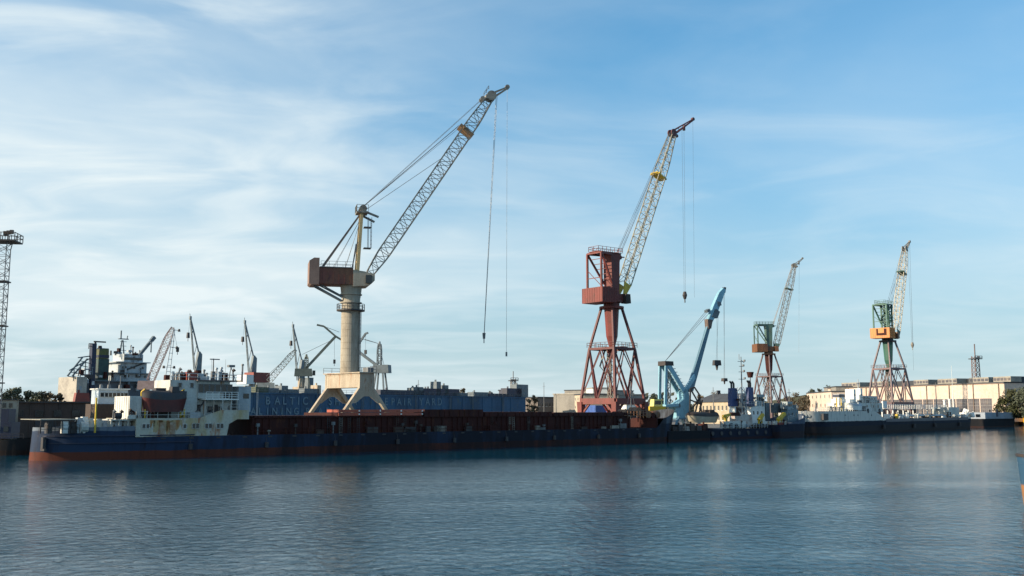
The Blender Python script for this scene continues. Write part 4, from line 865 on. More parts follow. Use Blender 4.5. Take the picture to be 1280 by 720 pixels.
# jib
jf = (VM(458, 337, 0)+VM(468, 336, 0))/2; jf.z = topz-.5; jh = VM(612, 123, 0)
o = MB(); ny = Vector((0, 1, 0))
o.lattice(jf, jh, 1.5, 2.5, 1.5, 26, .23, .10, side=ny, f0=.10, f1=.86, depth=.95)
jb = o.xf(Mx).build('jib', jibgrey, mc)
ddj = (jh-jf).normalized(); nrm = ddj.cross(ny).normalized()
if nrm.z < 0: nrm = -nrm
cl = jf.lerp(jh, .80)
o = MB(); o.beam(cl-ny*1.7+nrm*.9, cl+ny*1.7+nrm*.9, .5, .5); o.beam(cl+nrm*2.0, cl-nrm*1.5-ddj*.3, 2.9, .7); o.xf(Mx).build('jib_collar', mat('brown_collar_paint', (.26, .16, .08), (.16, .1, .06), 1, .6), jb)
o = MB(); th_ = VM(634, 109, 0)
for t_ in (-.7, .7):
    o.beam(jh+ny*t_+nrm*.9, th_+ny*t_*.4, .2); o.beam(jh+ny*t_-nrm*.5+ddj*.6, th_+ny*t_*.4-Vector((0, 0, .3)), .26)
    o.tube(jh+ny*t_*1.2-ny*.15+ddj*.5, jh+ny*t_*1.2+ny*.15+ddj*.5, 1.05, 1.05, 14); o.tube(jh+ny*(t_-.15)+nrm*1.2-ddj*1.2, jh+ny*(t_+.15)+nrm*1.2-ddj*1.2, .5, .5, 12)
o.tube(th_-ny*.35, th_+ny*.35, .5, .5, 12); o.box(jh.x-1, jh.x+1, -1, 1, jh.z-.3, jh.z+.5)
o.rail([jh+ny*1+nrm*1.2, jh+ny*1+nrm*1.2+ddj*2], .8, .05, .7); o.xf(Mx).build('jib_head', jibgrey, jb)
o = MB(); pt_ = pyt+Vector((.3, 0, .6))
for t_, e_ in ((-1, jh+nrm*1.2-ddj*1.0), (0, cl+nrm*2.1), (.5, cl+nrm*2.1), (-.5, cl+nrm*2.1), (1, jh+nrm*1.2-ddj*1.0), (.2, cl+nrm*1.7)): o.rope(pt_+ny*t_, e_+ny*t_, .035)
o.rope(pt_-Vector((0, 0, 1)), jf.lerp(jh, .62)+nrm*1.3, .05)
o.xf(Mx).build('luffing_rope', rope, jb)
hk1 = VM(605, 421, 0); hs = jh+ddj*1.0
o = MB()
for t_ in (-.5, .5): o.rope(hs+ny*t_+Vector((1.0, 0, 0)), hk1+ny*t_*.3, .045)
o.tube(hk1+Vector((0, 0, .8)), hk1-Vector((0, 0, .4)), .35, .25, 8); o.beam(hk1-Vector((0, 0, .4)), hk1-Vector((0, 0, 1.3)), .16); o.xf(Mx).build('hoist_rope', rope, jb)
o = MB(); h2 = VM(633, 440, 0); o.rope(th_, h2, .03); o.tube(h2, h2-Vector((0, 0, .9)), .2, .2, 6); o.xf(Mx).build('hoist_rope', rope, jb)

# ------------------------------------------------------------------ the three portal jib cranes of one kind
def portal_crane(cx, D, yaw, hd, label, M, foot, head, tip, hooks, grp='portal jib cranes on pyramid towers', collar=.72, jibw=2.3, chordw=.2):
    O = P(cx, 512, D); f = Frame((O.x, O.y, QZ), yaw); c = thing('portal_crane', label, 'crane', f, group=grp)
    k = 1.0
    zb0, zb1 = 6.5, 7.9; zp = 19.4; ztt = 28.9; hs_, hp, hq = 1.75, 3.75, 5.2
    cor = [(-1,-1),(1,-1),(1,1),(-1,1)]
    # portal: ring beam and four flared legs
    o = MB()
    for i in range(4):
        a = cor[i]; b_ = cor[(i+1) % 4]; o.beam((a[0]*hq, a[1]*hq, (zb0+zb1)/2), (b_[0]*hq, b_[1]*hq, (zb0+zb1)/2), .9, 1.35)
    o.build('portal_beam', M['portal'], c)
    for a in cor:
        o = MB(); x, y = a[0]*hq, a[1]*hq
        o.quadbox([(x-.5, y-.5, 1.0), (x+.5, y-.5, 1.0), (x+.5, y+.5, 1.0), (x-.5, y+.5, 1.0), (x-.72, y-.72, zb0+.6), (x+.72, y-.72, zb0+.6), (x+.72, y+.72, zb0+.6), (x-.72, y+.72, zb0+.6)])
        o.beam((x, y, zb0-2.6), (x-a[0]*2.6, y, zb0+.1), .4); o.beam((x, y, zb0-2.6), (x, y-a[1]*2.6, zb0+.1), .4); lg = o.build('leg', M['portal'], c)
        o = MB(); o.box(x-1.3, x+1.3, y-.45, y+.45, .45, 1.0)
        for w in (-.8, .8): o.tube((x+w, y-.2, .42), (x+w, y+.2, .42), .42, .42, 10)
        o.build('bogie', dark, lg)
    # pyramid tower
    o = MB()
    for a in cor:
        o.beam((a[0]*hq, a[1]*hq, zb1-.2), (a[0]*hp, a[1]*hp, zp), .52); o.beam((a[0]*hp, a[1]*hp, zp), (a[0]*hs_, a[1]*hs_, ztt), .48)
    for i in range(4):
        a = cor[i]; b_ = cor[(i+1) % 4]; mid = ((a[0]+b_[0])/2*hq, (a[1]+b_[1])/2*hq, zb1)
        o.beam((a[0]*hp, a[1]*hp, zp), mid, .36); o.beam((b_[0]*hp, b_[1]*hp, zp), mid, .36)
        pm = ((a[0]+b_[0])/2*hp, (a[1]+b_[1])/2*hp, zp); o.beam(pm, (a[0]*hq, a[1]*hq, zb1), .2); o.beam(pm, (b_[0]*hq, b_[1]*hq, zb1), .2)
        mt = ((a[0]+b_[0])/2*hs_, (a[1]+b_[1])/2*hs_, ztt)
    o.build('tower', M['tower'], c)
    o = MB()
    for i in range(4): a = cor[i]; b_ = cor[(i+1) % 4]; o.beam((a[0]*hp, a[1]*hp, zp), (b_[0]*hp, b_[1]*hp, zp), .45, .55)
    o.box(-hp+.2, hp-.2, -1.3, 1.3, zp+.1, zp+.3); o.box(-1.3, 1.3, -hp+.2, hp-.2, zp+.32, zp+.45)
    pr_ = [(a[0]*(hp+.4), a[1]*(hp+.4), zp+.3) for a in cor]; o.rail(pr_+[pr_[0]], 1.1, .045, 1.3); o.build('platform', M['tower'], c)
    o = MB(); o.tube((0, 0, zp+.5), (0, 0, zp+3), .7, 1.35, 8); o.tube((0, 0, zp+3), (0, 0, ztt), 1.35, 1.75, 8); o.tube((0, 0, zp-.9), (0, 0, zp+.5), 1.25, .95, 10); o.build('king_post', M['cone'], c)
    o = MB(); o.lattice((.2, .8, zb1), (.2, .8, zp), 1.0, 1.0, 1.0, 8, .12, .09, side=Vector((1, 0, 0))); o.beam((1, 1, zb1+4), (-1.4, 2.6, zb1+7.5), .4, .1); o.beam((-1.4, 2.6, zb1+7.5), (1, 3, zp), .4, .1); o.build('stair_tower', M['stair'], c)
    o = MB(); o.tube((0, 0, ztt), (0, 0, ztt+.5), 2.9, 2.9, 20); o.tube((0, 0, ztt+.5), (0, 0, ztt+1.5), 1.9, 1.9, 18); o.tube((0, 0, ztt+1.5), (0, 0, ztt+1.9), 2.7, 2.7, 20); o.build('slewing_ring', M['ring'], c)
    # slewing superstructure
    X = Matrix.Rotation(hd-yaw, 4, 'Z'); F2 = Frame(f.O, hd); z0 = ztt+1.9
    V = lambda p, t_=0.0: Vector((F2.px(p[0], p[1], t_)[0], t_, F2.px(p[0], p[1], t_)[1]-QZ))
    o = MB(); o.box(-6.2, -1.6, -3.5, 3.5, z0-.8, z0+2.7, .0, .0); o.xf(X).build('machine_house', M['house'], c)
    if M.get('open'):
        o = MB(); o.box(-6.27, -6.2, -2.4, 1.2, z0+.1, z0+.9); o.box(-6.27, -6.2, -2.4, -1.5, z0+.9, z0+2.4); o.box(-6.27, -6.2, .6, 1.2, z0+.9, z0+2.4); o.xf(X).build('recess', rustred, c)
    o = MB()
    for k_ in range(9): x = -6.0+k_*.53; o.box(x-.04, x+.04, -3.56, -3.5, z0-.7, z0+2.6)
    for k_ in range(9): y = -3.3+k_*.82; o.box(-6.245, -6.2, y-.04, y+.04, z0-.7, z0+2.6)
    o.xf(X).build('panel_rib', M['house'], c)
    o = MB(); o.box(-1.6, 2.5, -1.9, 1.9, z0, z0+1.6); o.xf(X).build('slewing_base', M['ring'], c)
    zt = z0+11.2
    o = MB(); o.quadbox([(-1.0, -1.4, z0+1.5), (1.3, -1.4, z0+1.5), (1.3, 1.4, z0+1.5), (-1.0, 1.4, z0+1.5), (-1.2, -1.4, zt-2), (1.5, -1.4, zt-2), (1.5, 1.4, zt-2), (-1.2, 1.4, zt-2)])
    o.quadbox([(-1.2, -1.4, zt-2), (1.5, -1.4, zt-2), (1.5, 1.4, zt-2), (-1.2, 1.4, zt-2), (-1.5, -1.5, zt), (1.9, -1.5, zt), (1.9, 1.5, zt), (-1.5, 1.5, zt)]) if not M.get('open') else None
    if M.get('open'):
        o = MB(); o.lattice((.1, 0, z0+1.5), (.1, 0, zt), 2.6, 2.6, 2.8, 4, .5, .25, side=Vector((0, 1, 0)), f0=.01)
    o.xf(X).build('mast', M['mast'], c)
    o = MB(); rx = -5.4
    for t_ in (-2.4, 2.4):
        o.beam((rx, t_, z0+2.7), (rx, t_, zt-.3), .42); o.beam((rx, t_, zt-.3), (-1.2, t_*.6, zt-.3), .5); o.beam((rx+.2, t_, zt-.5), (-1.0, t_*.55, z0+4), .4)
    o.beam((rx, -2.4, zt-.3), (rx, 2.4, zt-.3), .4); o.beam((rx, -2.4, z0+5), (rx, 2.4, z0+5), .16); o.beam((rx, -2.4, z0+2.9), (rx, 2.4, z0+7), .12)
    for k_ in range(1, 6): p = Vector((rx+.2, -2.4, zt-.5)).lerp(Vector((-1.0, -1.3, z0+4)), k_/6); o.beam(p, (p.x, 2.0, p.z), .14)
    o.xf(X).build('back_frame', M['mast'], c)
    o = MB(); o.box(rx-.2, 1.9, -1.7, 1.7, zt, zt+.15); o.rail([(rx-.2, -1.7, zt+.15), (2.2, -1.7, zt+.15), (2.2, 1.7, zt+.15), (rx-.2, 1.7, zt+.15), (rx-.2, -1.7, zt+.15)], 1.1, .045, 1.3)
    for t_ in (-.8, .8): o.tube((2.2, t_-.15, zt-.7), (2.2, t_+.15, zt-.7), .55, .55, 12)
    o.beam((1.5, -1, zt-.7), (3.4, -1, zt-.6), .25); o.xf(X).build('head_platform', M['mast'], c)
    o = MB(); o.box(2.0, 3.6, -2.9, -1.2, z0-.6, z0+1.6, .1, .1); cabm = o.xf(X).build('cab', M['cab'], c)
    # jib
    jf = V(foot); jh = V(head); jt = V(tip); ny = Vector((0, 1, 0)); d = (jh-jf).normalized(); nr = d.cross(ny).normalized()
    if nr.z < 0: nr = -nr
    print(label[:20], 'jib', (jh-jf).length, jf, jh)
    s0 = jf+d*3.0
    o = MB(); o.lattice(s0, jh, jibw, jibw, jibw*.55, 20, chordw, .09, side=ny, f0=.05, f1=.78)
    jb = o.xf(X).build('jib', M['jib'], c)
    o = MB()
    for t_ in (-jibw/2, jibw/2):
        o.quadbox([p for e in (-.14, .14) for p in (jf+ny*(t_+e)-nr*.5, jf+ny*(t_+e)+nr*.3, s0+ny*(t_+e)+nr*jibw/2, s0+ny*(t_+e)-nr*jibw/2)])
    o.beam(jf-ny*jibw/2, jf+ny*jibw/2, .5); o.xf(X).build('jib_heel', M['heel'], jb)
    cl = jf.lerp(jh, collar); o = MB(); o.beam(cl-ny*1.6+nr*1.4, cl+ny*1.6+nr*1.4, .35); o.beam(cl+nr*1.9, cl-nr*1.7, 2.4, .35); o.xf(X).build('jib_collar', M['heel'], jb)
    o = MB()
    for t_ in (-.6, .6):
        o.beam(jh+ny*t_+nr*.8, jt+ny*t_*.3, .2); o.beam(jh+ny*t_-nr*.4, jt+ny*t_*.3-Vector((0, 0, .3)), .24); o.tube(jh+ny*(t_-.14)+nr*.3, jh+ny*(t_+.14)+nr*.3, .95, .95, 12); o.tube(jh+ny*(t_-.14)-nr*1.0-d*.2, jh+ny*(t_+.14)-nr*1.0-d*.2, .45, .45, 10)
    for k_ in (.3, .6): p = (jh+nr*.8).lerp(jt, k_); q = (jh-nr*.4).lerp(jt, k_); o.beam(p, q, .12)
    o.tube(jt-ny*.3, jt+ny*.3, .45, .45, 12); o.beam(jh.lerp(jt, .55), jh.lerp(jt, .55)-Vector((0, 0, 1.3)), .5); o.xf(X).build('jib_head', M['head'], jb)
    o = MB()
    for t_, e_ in ((-.9, jh+nr*.9), (-.3, jh+nr*.9), (.3, jh+nr*.9), (.9, jh+nr*.9), (-.6, cl+nr*1.8), (.6, cl+nr*1.8)): o.rope(Vector((2.2, t_, zt-.2)), e_+ny*t_*.5, .045)
    o.xf(X).build('luffing_rope', rope, jb)
    for (hp_, src, blk) in hooks:
        o = MB(); h_ = V(hp_); s1 = jh.lerp(jt, src)-Vector((0, 0, .3))
        if blk:
            for t_ in (-.35, .35): o.rope(s1+ny*t_, h_+ny*t_*.6, .035)
        else: o.rope(s1, h_, .03)
        hr = o.xf(X).build('hoist_rope', rope, jb)
        if blk:
            o = MB(); o.tube(h_+Vector((0, 0, .9)), h_, .35, .6, 10); o.tube(h_, h_-Vector((0, 0, 1.0)), .6, .3, 10); o.beam(h_-Vector((0, 0, 1)), h_-Vector((0, 0, 1.9)), .2); o.xf(X).build('hook_block', dark if D < 300 else M['head'], jb)
    return c
maroon = mat('dark_maroon_paint', (0.115, 0.026, 0.025), (0.08, 0.02, 0.02), 0.5, 0.6, streak=3, c3=(.07, .035, .03))
craneM1 = dict(portal=craneRed, tower=maroon, cone=craneRed, stair=jibgrey, ring=craneRed, house=craneRed, mast=craneRed, cab=brown, jib=mat('straw_jib_paint', (.33, .31, .23), (.22, .18, .14), .8, .6), heel=yellow, head=maroon)
portal_crane(766, 234, R(44), R(38), 'big red oxide crane with faded yellow jib behind the bow of the blue ship', craneM1, (776, 369), (841, 167), (866, 149), [((856, 369), .5, True), ((868, 372), 1.0, False)])
craneM2 = dict(portal=purpl, tower=purpl, cone=rustred, stair=jibgrey, ring=orangeb, house=orangeb, mast=green, cab=orangeb, jib=jibgrey, heel=green, head=jibgrey)
portal_crane(963, 432, R(35), R(5), 'grey green crane with brown orange machine house behind the blue funnelled tug', craneM2, (969, 438), (993, 332), (1003, 323), [((998.5, 441), .6, False)])
craneM3 = dict(portal=purpl, tower=mat('grey_maroon_steel', (.17, .14, .15), (.2, .10, .09), .3, .6), cone=greend, stair=jibgrey, ring=dark, house=orange, mast=greend, cab=orangeb, jib=mat('pale_straw_jib_paint', (.50, .45, .34), (.38, .3, .2), .8, .6), heel=greend, head=jibgrey, open=True)
portal_crane(1113.5, 350, R(30), R(46), 'green crane with bright orange machine house behind the white tanker stern', craneM3, (1118.5, 423), (1131, 311), (1137, 302), [((1140.5, 431), .8, True), ((1142, 463), 1.0, False)])

# ------------------------------------------------------------------ light blue box girder crane
BC0 = P(846, 512, 262); BC = Frame((BC0.x, BC0.y, QZ), R(28))
bc = thing('slewing_crane', 'light blue box girder crane with a bent jib, right of the red crane', 'crane', BC)
def VB(px_, py_, t_=0): s_, z_ = BC.px(px_, py_, t_); return Vector((s_, t_, z_-QZ))
def plate(pts, t0, t1, name, m, par=bc): o = MB(); o.prism([(VB(*p).x, VB(*p).z) for p in pts], 'y', t0, t1); return o.build(name, m, par)
plate([(840, 508), (845, 503), (851, 499), (850, 490), (854, 486), (857, 492), (858, 510), (858, 524), (842, 524)], -1.5, 1.5, 'machine_house', skyblue)
plate([(826, 506), (842, 504.5), (842, 508), (826, 509)], -2.2, 2.2, 'rear_platform', skyblue)
for t_ in (-1.5, 1.1): plate([(826.5, 506), (829.5, 506), (830.5, 456), (827.5, 456)], t_, t_+.4, 'back_post', skyblue)
for t_ in (-1.5, 1.1): plate([(829, 456), (834, 455), (854, 489), (850, 492)], t_, t_+.4, 'front_post', skyblue)
plate([(827, 451.5), (837, 452), (837.5, 457), (827, 457)], -1.6, 1.6, 'head_sheave', dark)
o = MB()
for k_ in range(8): p = VB(834+2.3*k_, 456+4.2*k_); o.box(p.x+.1, p.x+1.1, -1.4, 1.4, p.z-.25, p.z-.1)
o.beam(VB(836, 458, -1.2), VB(853, 485, -1.2), .25); o.beam(VB(836, 458, 1.2), VB(853, 485, 1.2), .25); o.build('stairway', slate, bc)
o = MB(); o.lattice(VB(834, 506), VB(834.5, 464), 1.1, 1.1, 1.1, 7, .15, .1, side=Vector((0, 1, 0))); o.build('ladder_cage', slate, bc)
o = MB(); p = VB(849, 507, -2.05); o.tube(p, p-Vector((0, .06, 0)), .5, .5, 14); o.build('porthole', slate, bc)
o = MB()
for a in (-1, 1):
    for b_ in (-1, 1): o.beam((a*2.2+1, b_*2.2, 3.4), (a*5.2+1, b_*4.5, 0), .6)
p = VB(849, 524); o.box(-2.2, 4.4, -2.6, 2.6, 3.2, p.z); o.build('portal', skyblued, bc)
jp = plate([(857, 491), (865.5, 489), (870, 473), (890.2, 397), (887, 396), (868, 458)], -.4, .4, 'jib', skyblued)  # girder takes the darker blue, its shaded side put into the colour
plate([(850.5, 489), (855, 492), (866, 473), (865, 468)], -1.1, -.5, 'jib_strut', skyblue, jp)
plate([(884, 400), (889, 403), (896.5, 388), (901, 376), (905.8, 362.5), (903, 360), (897.5, 366), (890.5, 382)], -.55, .55, 'jib_head', skyblue, jp)
plate([(882.5, 399), (889, 400), (887, 411), (883.5, 411)], -.7, .7, 'ballast_box', mat('brown_ballast', (.16, .11, .09), (.1, .07, .06), 1, .6), jp)
plate([(888, 396), (895, 398), (898, 390), (893, 386)], -.7, .7, 'sheave_block', slate, jp)
plate([(895, 377), (899, 378), (900, 382), (896, 383)], -.7, .7, 'sheave_block', slate, jp)
plate([(902, 368), (905.5, 366), (906.5, 359.5), (904.5, 359), (902, 363)], -.45, .45, 'jib_tip', dark, jp)
plate([(882, 388), (885, 386), (886, 389), (883, 391)], -.7, .7, 'stay_anchor', slate, jp)
o = MB()
for t_, e in ((-1.8, (883, 388)), (-1.2, (883, 388)), (1.2, (885, 393)), (1.8, (885, 393)), (0, (884, 390))): o.rope(VB(831, 452, t_), VB(e[0], e[1], t_*.5), .055)
o.build('luffing_rope', rope, jp)
for hx_, hy_, sx_, sy_, s_ in ((896, 454, 897, 386, 1), (905.5, 475, 905, 364, .6)):
    o = MB()
    for t_ in (-.5, .5): o.rope(VB(sx_-.6*s_*(1 if t_ > 0 else -1)*2, sy_, t_), VB(hx_+t_*2*s_, hy_, t_), .04)
    o.build('hoist_rope', rope, jp)
    o = MB(); h = VB(hx_, hy_); o.box(h.x-1.1*s_, h.x+1.1*s_, -.6, .6, h.z-.6*s_, h.z+.8*s_, .2*s_); o.tube(h-Vector((0, 0, .5*s_)), h-Vector((0, 0, 1.9*s_)), .45*s_, .15, 8); o.build('hook_block', dark, jp)
# dark dismantled lattice next to the blue crane (old jib sections on the quay)
LT = Frame(P(866, 512, 262), R(15)); LT.O.z = QZ
ltw = thing('scrap_gantry', 'dark open steel gantry of bent beams on the quay beside the light blue crane', 'gantry', LT)
def VL(px_, py_, t_=0): s_, z_ = LT.px(px_, py_, t_); return Vector((s_, t_, z_-QZ))
o = MB()
for t_ in (-1.5, 1.5):
    for a, b_ in (((862, 524), (863, 486)), ((863, 486), (868, 484)), ((868, 484), (874, 493)), ((874, 493), (878, 524)), ((863, 500), (876, 505)), ((863, 486), (874, 505)), ((868, 520), (874, 496)), ((864, 512), (875, 498)), ((878, 500), (872, 524)), ((862, 515), (878, 518))): o.beam(VL(a[0], a[1], t_), VL(b_[0], b_[1], t_), .32)
o.build('beam_frame', dark, ltw)
for p_ in ((862, 524), (878, 524), (863, 486), (874, 493)): o = MB(); o.beam(VL(p_[0], p_[1], -1.5), VL(p_[0], p_[1], 1.5), .3); o.build('cross_beam', dark, ltw)

# ------------------------------------------------------------------ harbour vessels between the two big ships
def vessel(name, label, cat, pa, ya, pb, yb, B, ztop, hm_, hp, ns=50):
    a = G(pa, ya); b_ = G(pb, yb); f = Frame(a, math.atan2(b_.y-a.y, b_.x-a.x)); L = (b_-a).length
    c = thing(name, label, cat, f); m, _ = hull(L, B, ztop, ns=ns, **hp); m.build('hull', hm_, c, smooth=True)
    hpd = {k_: hp[k_] for k_ in ('us', 'ub') if k_ in hp}
    return c, f, L
blackhull = hullmat('black_hull_paint', [(-3, (.03, .014, .012)), (.5, (.008, .009, .013))], wear=(.022, .016, .014))
navyhull = hullmat('navy_hull_paint', [(-3, (.025, .01, .014)), (.6, (.008, .012, .028))], wear=(.022, .018, .022))
fb_, FB, FL = vessel('pontoon', 'low dark work pontoon moored off the bow of the blue ship', 'pontoon', 834, 552.5, 890, 550.5, 7, lambda u: 2.3, blackhull, dict(us=.03, ub=.04, rake=.6))
deckmesh(FL, 7, 2.25, .03, 2.4, .04, 1.7).build('deck', dark, fb_)
for xx, h, m_ in ((840, .9, brown), (847, 1.4, dark), (855, 1.0, rooflt), (862, 1.6, brown), (870, 1.1, dark), (878, 1.5, rustred)):
    o = MB(); x = FB.S(xx, 2.5); o.box(x-.9, x+.9, 1.6, 4, 2.26, 2.26+h, .15, .1); o.tube((x+.3, 2.5, 2.26+h), (x+.3, 2.5, 2.7+h), .2, .2, 8); o.build('deck_gear', m_, fb_)
o = MB(); o.rail([(1, .4, 2.3), (FL-1, .4, 2.3)], 1.0, .03, 1.6); o.build('railing', brown, fb_)
lifeboat(FB, FB.S(862, 5.5), FB.S(898, 5.5), 6.0, 3.9, 2.6, 'buff open workboat resting on deck behind the dark pontoon', mat('buff_paint', (.42, .36, .26), (.30, .25, .18), .7, .6), brown, yellow)
tg, TG, TL = vessel('tugboat', 'navy hulled tug with two tall blue funnels and white deckhouse', 'tugboat', 884, 550.5, 988, 547, 10, lambda u: 2.5+1.4*max(0, u-.7)/.3+.25*max(0, .15-u)/.15, navyhull, dict(us=.08, ub=.22, pb=1.8, rake=1.8))
deckmesh(TL, 10, 2.4, .08, 2.4, .22, 1.8).build('deck', dark, tg)
def tb(name, x0, x1, y0, y1, m, t=2, t1=8, tx=0, c=tg, f=TG): o = MB(); o.box(f.S(x0, t), f.S(x1, t), t, t1, f.Z((x0+x1)/2, y1, t), f.Z((x0+x1)/2, y0, t), tx); return o.build(name, m, c)
tb('bulwark_house', 905, 932, 526.5, 535, white, .9, 2.2)
tb('lower_deckhouse', 919, 940, 518, 535, mat('pale_stained_paint', (.5, .46, .42), (.3, .2, .17), 1, .6), 2.3, 4)
tb('deckhouse', 938.6, 956, 507.5, 535, whiteclean, 4.2, 6.2); tb('engine_casing', 957.5, 962.5, 503.5, 525, slate, 4.4, 5.4)
tb('deckhouse', 918, 920, 507, 518, whiteclean, 4.2, 5.8); tb('engine_casing', 922, 931, 509, 518, mat('dark_stained_casing', (.12, .07, .06), (.05, .04, .04), 1, .7), 4.2, 5)
tb('wheelhouse', 946, 956, 493, 507.5, mat('grey_green_paint', (.26, .32, .34), (.2, .24, .25), .8, .5), 4.6, 5.4)
windows(tg, TG, [TG.S(x, 4.6) for x in (947.4, 949.8, 952.2, 954.6)], TG.Z(950, 501, 4.6), TG.Z(950, 496, 4.6), .35, 4.57)
windows(tg, TG, [TG.S(x, 4.2) for x in (942, 947, 952)], TG.Z(950, 518, 4.2), TG.Z(950, 514, 4.2), .4, 4.17)
for x0, x1, y0 in ((915.5, 922.5, 485), (937.5, 943, 484)):
    p0 = TG.S(x0, 4); p1 = TG.S(x1, 4); zb_ = TG.Z(x0, 508, 4); zt_f = TG.Z(x0, y0, 4)
    o = MB(); o.box(p0, p1, 4, 5.3, zb_, zt_f, .12, .1); fo = o.build('funnel', funblue, tg)
    o = MB()
    for q_2 in (.3, .7): x = p0+(p1-p0)*q_2; o.tube((x, 4.6, zt_f), (x, 4.6, zt_f+1.1), .24, .24, 8); o.tube((x, 4.6, zt_f+1.1), (x-.6, 4.6, zt_f+1.6), .24, .22, 8)
    o.build('exhaust_pipe', dark, fo)
o = MB(); x = TG.S(926.5, 4); o.lattice((x, 4, 4), (x, 4, TG.Z(926, 484, 4)), 2.2, 1.8, 1.0, 5, .14, .1, side=Vector((0, 1, 0))); o.build('mast_lattice', greyw, tg)
o = MB(); x = TG.S(928, 5); zt_f = TG.Z(928, 446, 5); o.tube((x, 5, TG.Z(928, 507, 5)), (x, 5, zt_f), .2, .1, 8)
for yy, w_ in ((452, 1.4), (458, .9), (465, 1.1), (474, 1.3)): z = TG.Z(928, yy, 5); o.beam((x-w_, 5, z), (x+w_, 5, z), .12); o.box(x+w_-.2, x+w_+.2, 4.8, 5.2, z, z+.5)
o.beam((x-.8, 5, zt_f-.8), (x-.8, 5, zt_f+.6), .1); o.beam((x, 5, zt_f-.8), (x+1.3, 5, zt_f-1.5), .1); o.build('mast', steel, tg)
o = MB(); x = TG.S(939, 5); z = TG.Z(939, 472, 5); o.tube((x, 5, TG.Z(939, 507, 5)), (x, 5, z), .14, .1, 6); o.tube((x, 5, z), (x, 5, z+1.4), .6, .9, 10); o.build('searchlight_mast', rustred, tg)
def davit(c, f, x0, y0, x1, y1, t=1.2, m=yellow, w=.8): o = MB(); a = Vector((f.S(x0, t), t, f.Z(x0, y0, t))); b_ = Vector((f.S(x1, t), t, f.Z(x1, y1, t))); o.beam(a, b_, w, w*.8); o.beam(a, a-Vector((0, 0, .9)), .35); o.beam(b_, a+Vector((1.2, 0, -.8)), .18); o.build('davit', m, c)
davit(tg, TG, 904, 520, 912, 518, w=.6); davit(tg, TG, 948, 525, 953.5, 518, w=.8); davit(tg, TG, 972, 525, 980.5, 517, w=.9)
o = MB(); x = TG.S(907, 1.2); o.beam((x, 1.2, TG.Z(907, 530, 1.2)), (x, 1.2, TG.Z(907, 519, 1.2)), .5); o.build('ventilator', yellow, tg)
tb('deckhouse', 969, 983, 526, 534, white, 1.2, 2.2); tb('life_raft', 972.5, 980, 528, 532, brightred, .9, 1.15); tb('deckhouse', 953, 963, 526.5, 534, white, 1.0, 2)
for xx in (905, 912, 920, 953, 958): o = MB(); x = TG.S(xx, .85); z = TG.Z(xx, 532, .85); o.tube((x, .88, z), (x, .7, z), .5, .5, 10); o.build('tyre_fender', dark, tg)
rt = random.Random(8)
for i in range(40):
    px_ = rt.uniform(902, 982); y = rt.uniform(.9, 2.2); x = TG.S(px_, y); h = rt.uniform(.5, 1.9); o = MB(); k_ = rt.random()
    if k_ < .4: o.tube((x, y, 2.4), (x, y, 2.4+h), .13, .13, 7); o.tube((x, y, 2.4+h), (x+.2, y, 2.7+h), .22, .28, 8)
    elif k_ < .8: w = rt.uniform(.2, .7); o.box(x-w, x+w, y-.3, y+.4, 2.4, 2.4+h*.8, .05)
    else: o.tube((x-.5, y, 2.4+h*.4), (x+.5, y, 2.4+h*.4), h*.35, h*.35, 10); o.box(x-.15, x+.15, y-.3, y+.3, 2.4, 2.4+h*.3)
    o.build('vent_pipe' if k_ < .4 else ('deck_locker' if k_ < .8 else 'rope_reel'), rt.choice([dark, brown, dark, white, rustred, greyw, slate]), tg)
for i in range(16):
    px_ = rt.uniform(920, 956); y = rt.uniform(3, 6); x = TG.S(px_, y); z0_ = TG.Z(px_, 508, 2.2); h = rt.uniform(.5, 2.2); o = MB()
    o.tube((x, y, z0_), (x, y, z0_+h), .12, .12, 7); o.box(x-.3, x+.3, y-.3, y+.3, z0_+h, z0_+h+.4); o.build('vent_pipe', rt.choice([dark, steel, white, rustred]), tg)
o = MB(); o.rail([(TG.S(902, .7), .7, 2.5), (TG.S(962, .5), .5, 2.5)], 1.0, .035, 1.1); o.rail([(TG.S(930, 2.1), 2.1, TG.Z(940, 507, 2.1)), (TG.S(956, 2.1), 2.1, TG.Z(940, 507, 2.1))], 1.0, .035, 1.1); o.build('railing', greyw, tg)
for i in range(9):
    o = MB(); x = TG.S(890+i*11, 0); o.tube((x, -.15, 1.5), (x, .1, 1.5), .5, .5, 12); o.build('tyre_fender', dark, tg)
tb('rescue_boat', 914, 926, 515.5, 520, rustred, 1.0, 2.0, .8); tb('deckhouse', 969, 978, 504, 516, slate, 3.6, 5)
sv, SV, VL2 = vessel('coaster', 'grey blue workship with high flared bow moored ahead of the tug', 'ship', 972, 548, 1019, 545.8, 9, lambda u: 3.3+2.6*max(0, u-.25)/.75, hullmat('dull_blue_hull', [(-3, (.02, .012, .016)), (1.6, (.008, .012, .028)), (3.4, (.07, .09, .13))], wear=(.035, .03, .03)), dict(us=.08, ub=.35, pb=1.8, rake=2.6))
for nm_, x0, x1, y0, y1, m_ in (('deckhouse', 984, 998, 512, 528, mat('blue_grey_paint', (.17, .22, .25), (.10, .13, .15), .6, .6, c3=(.25, .25, .24))), ('wheelhouse', 984.5, 991, 502, 512, mat('grey_green_paint', (.3, .3, .3))), ('upper_house', 991.5, 996, 506, 512, slate)):
    tb(nm_, x0, x1, y0, y1, m_, 1.8, 3.6, .1, sv, SV)
windows(sv, SV, [SV.S(x, 1.8) for x in (985.6, 987.4, 989.2)], SV.Z(985, 508, 1.8), SV.Z(985, 504.5, 1.8), .55, 1.77)
windows(sv, SV, [SV.S(x, 1.8) for x in (986, 990.5, 995)], SV.Z(988, 519, 1.8), SV.Z(988, 516, 1.8), .5, 1.77)
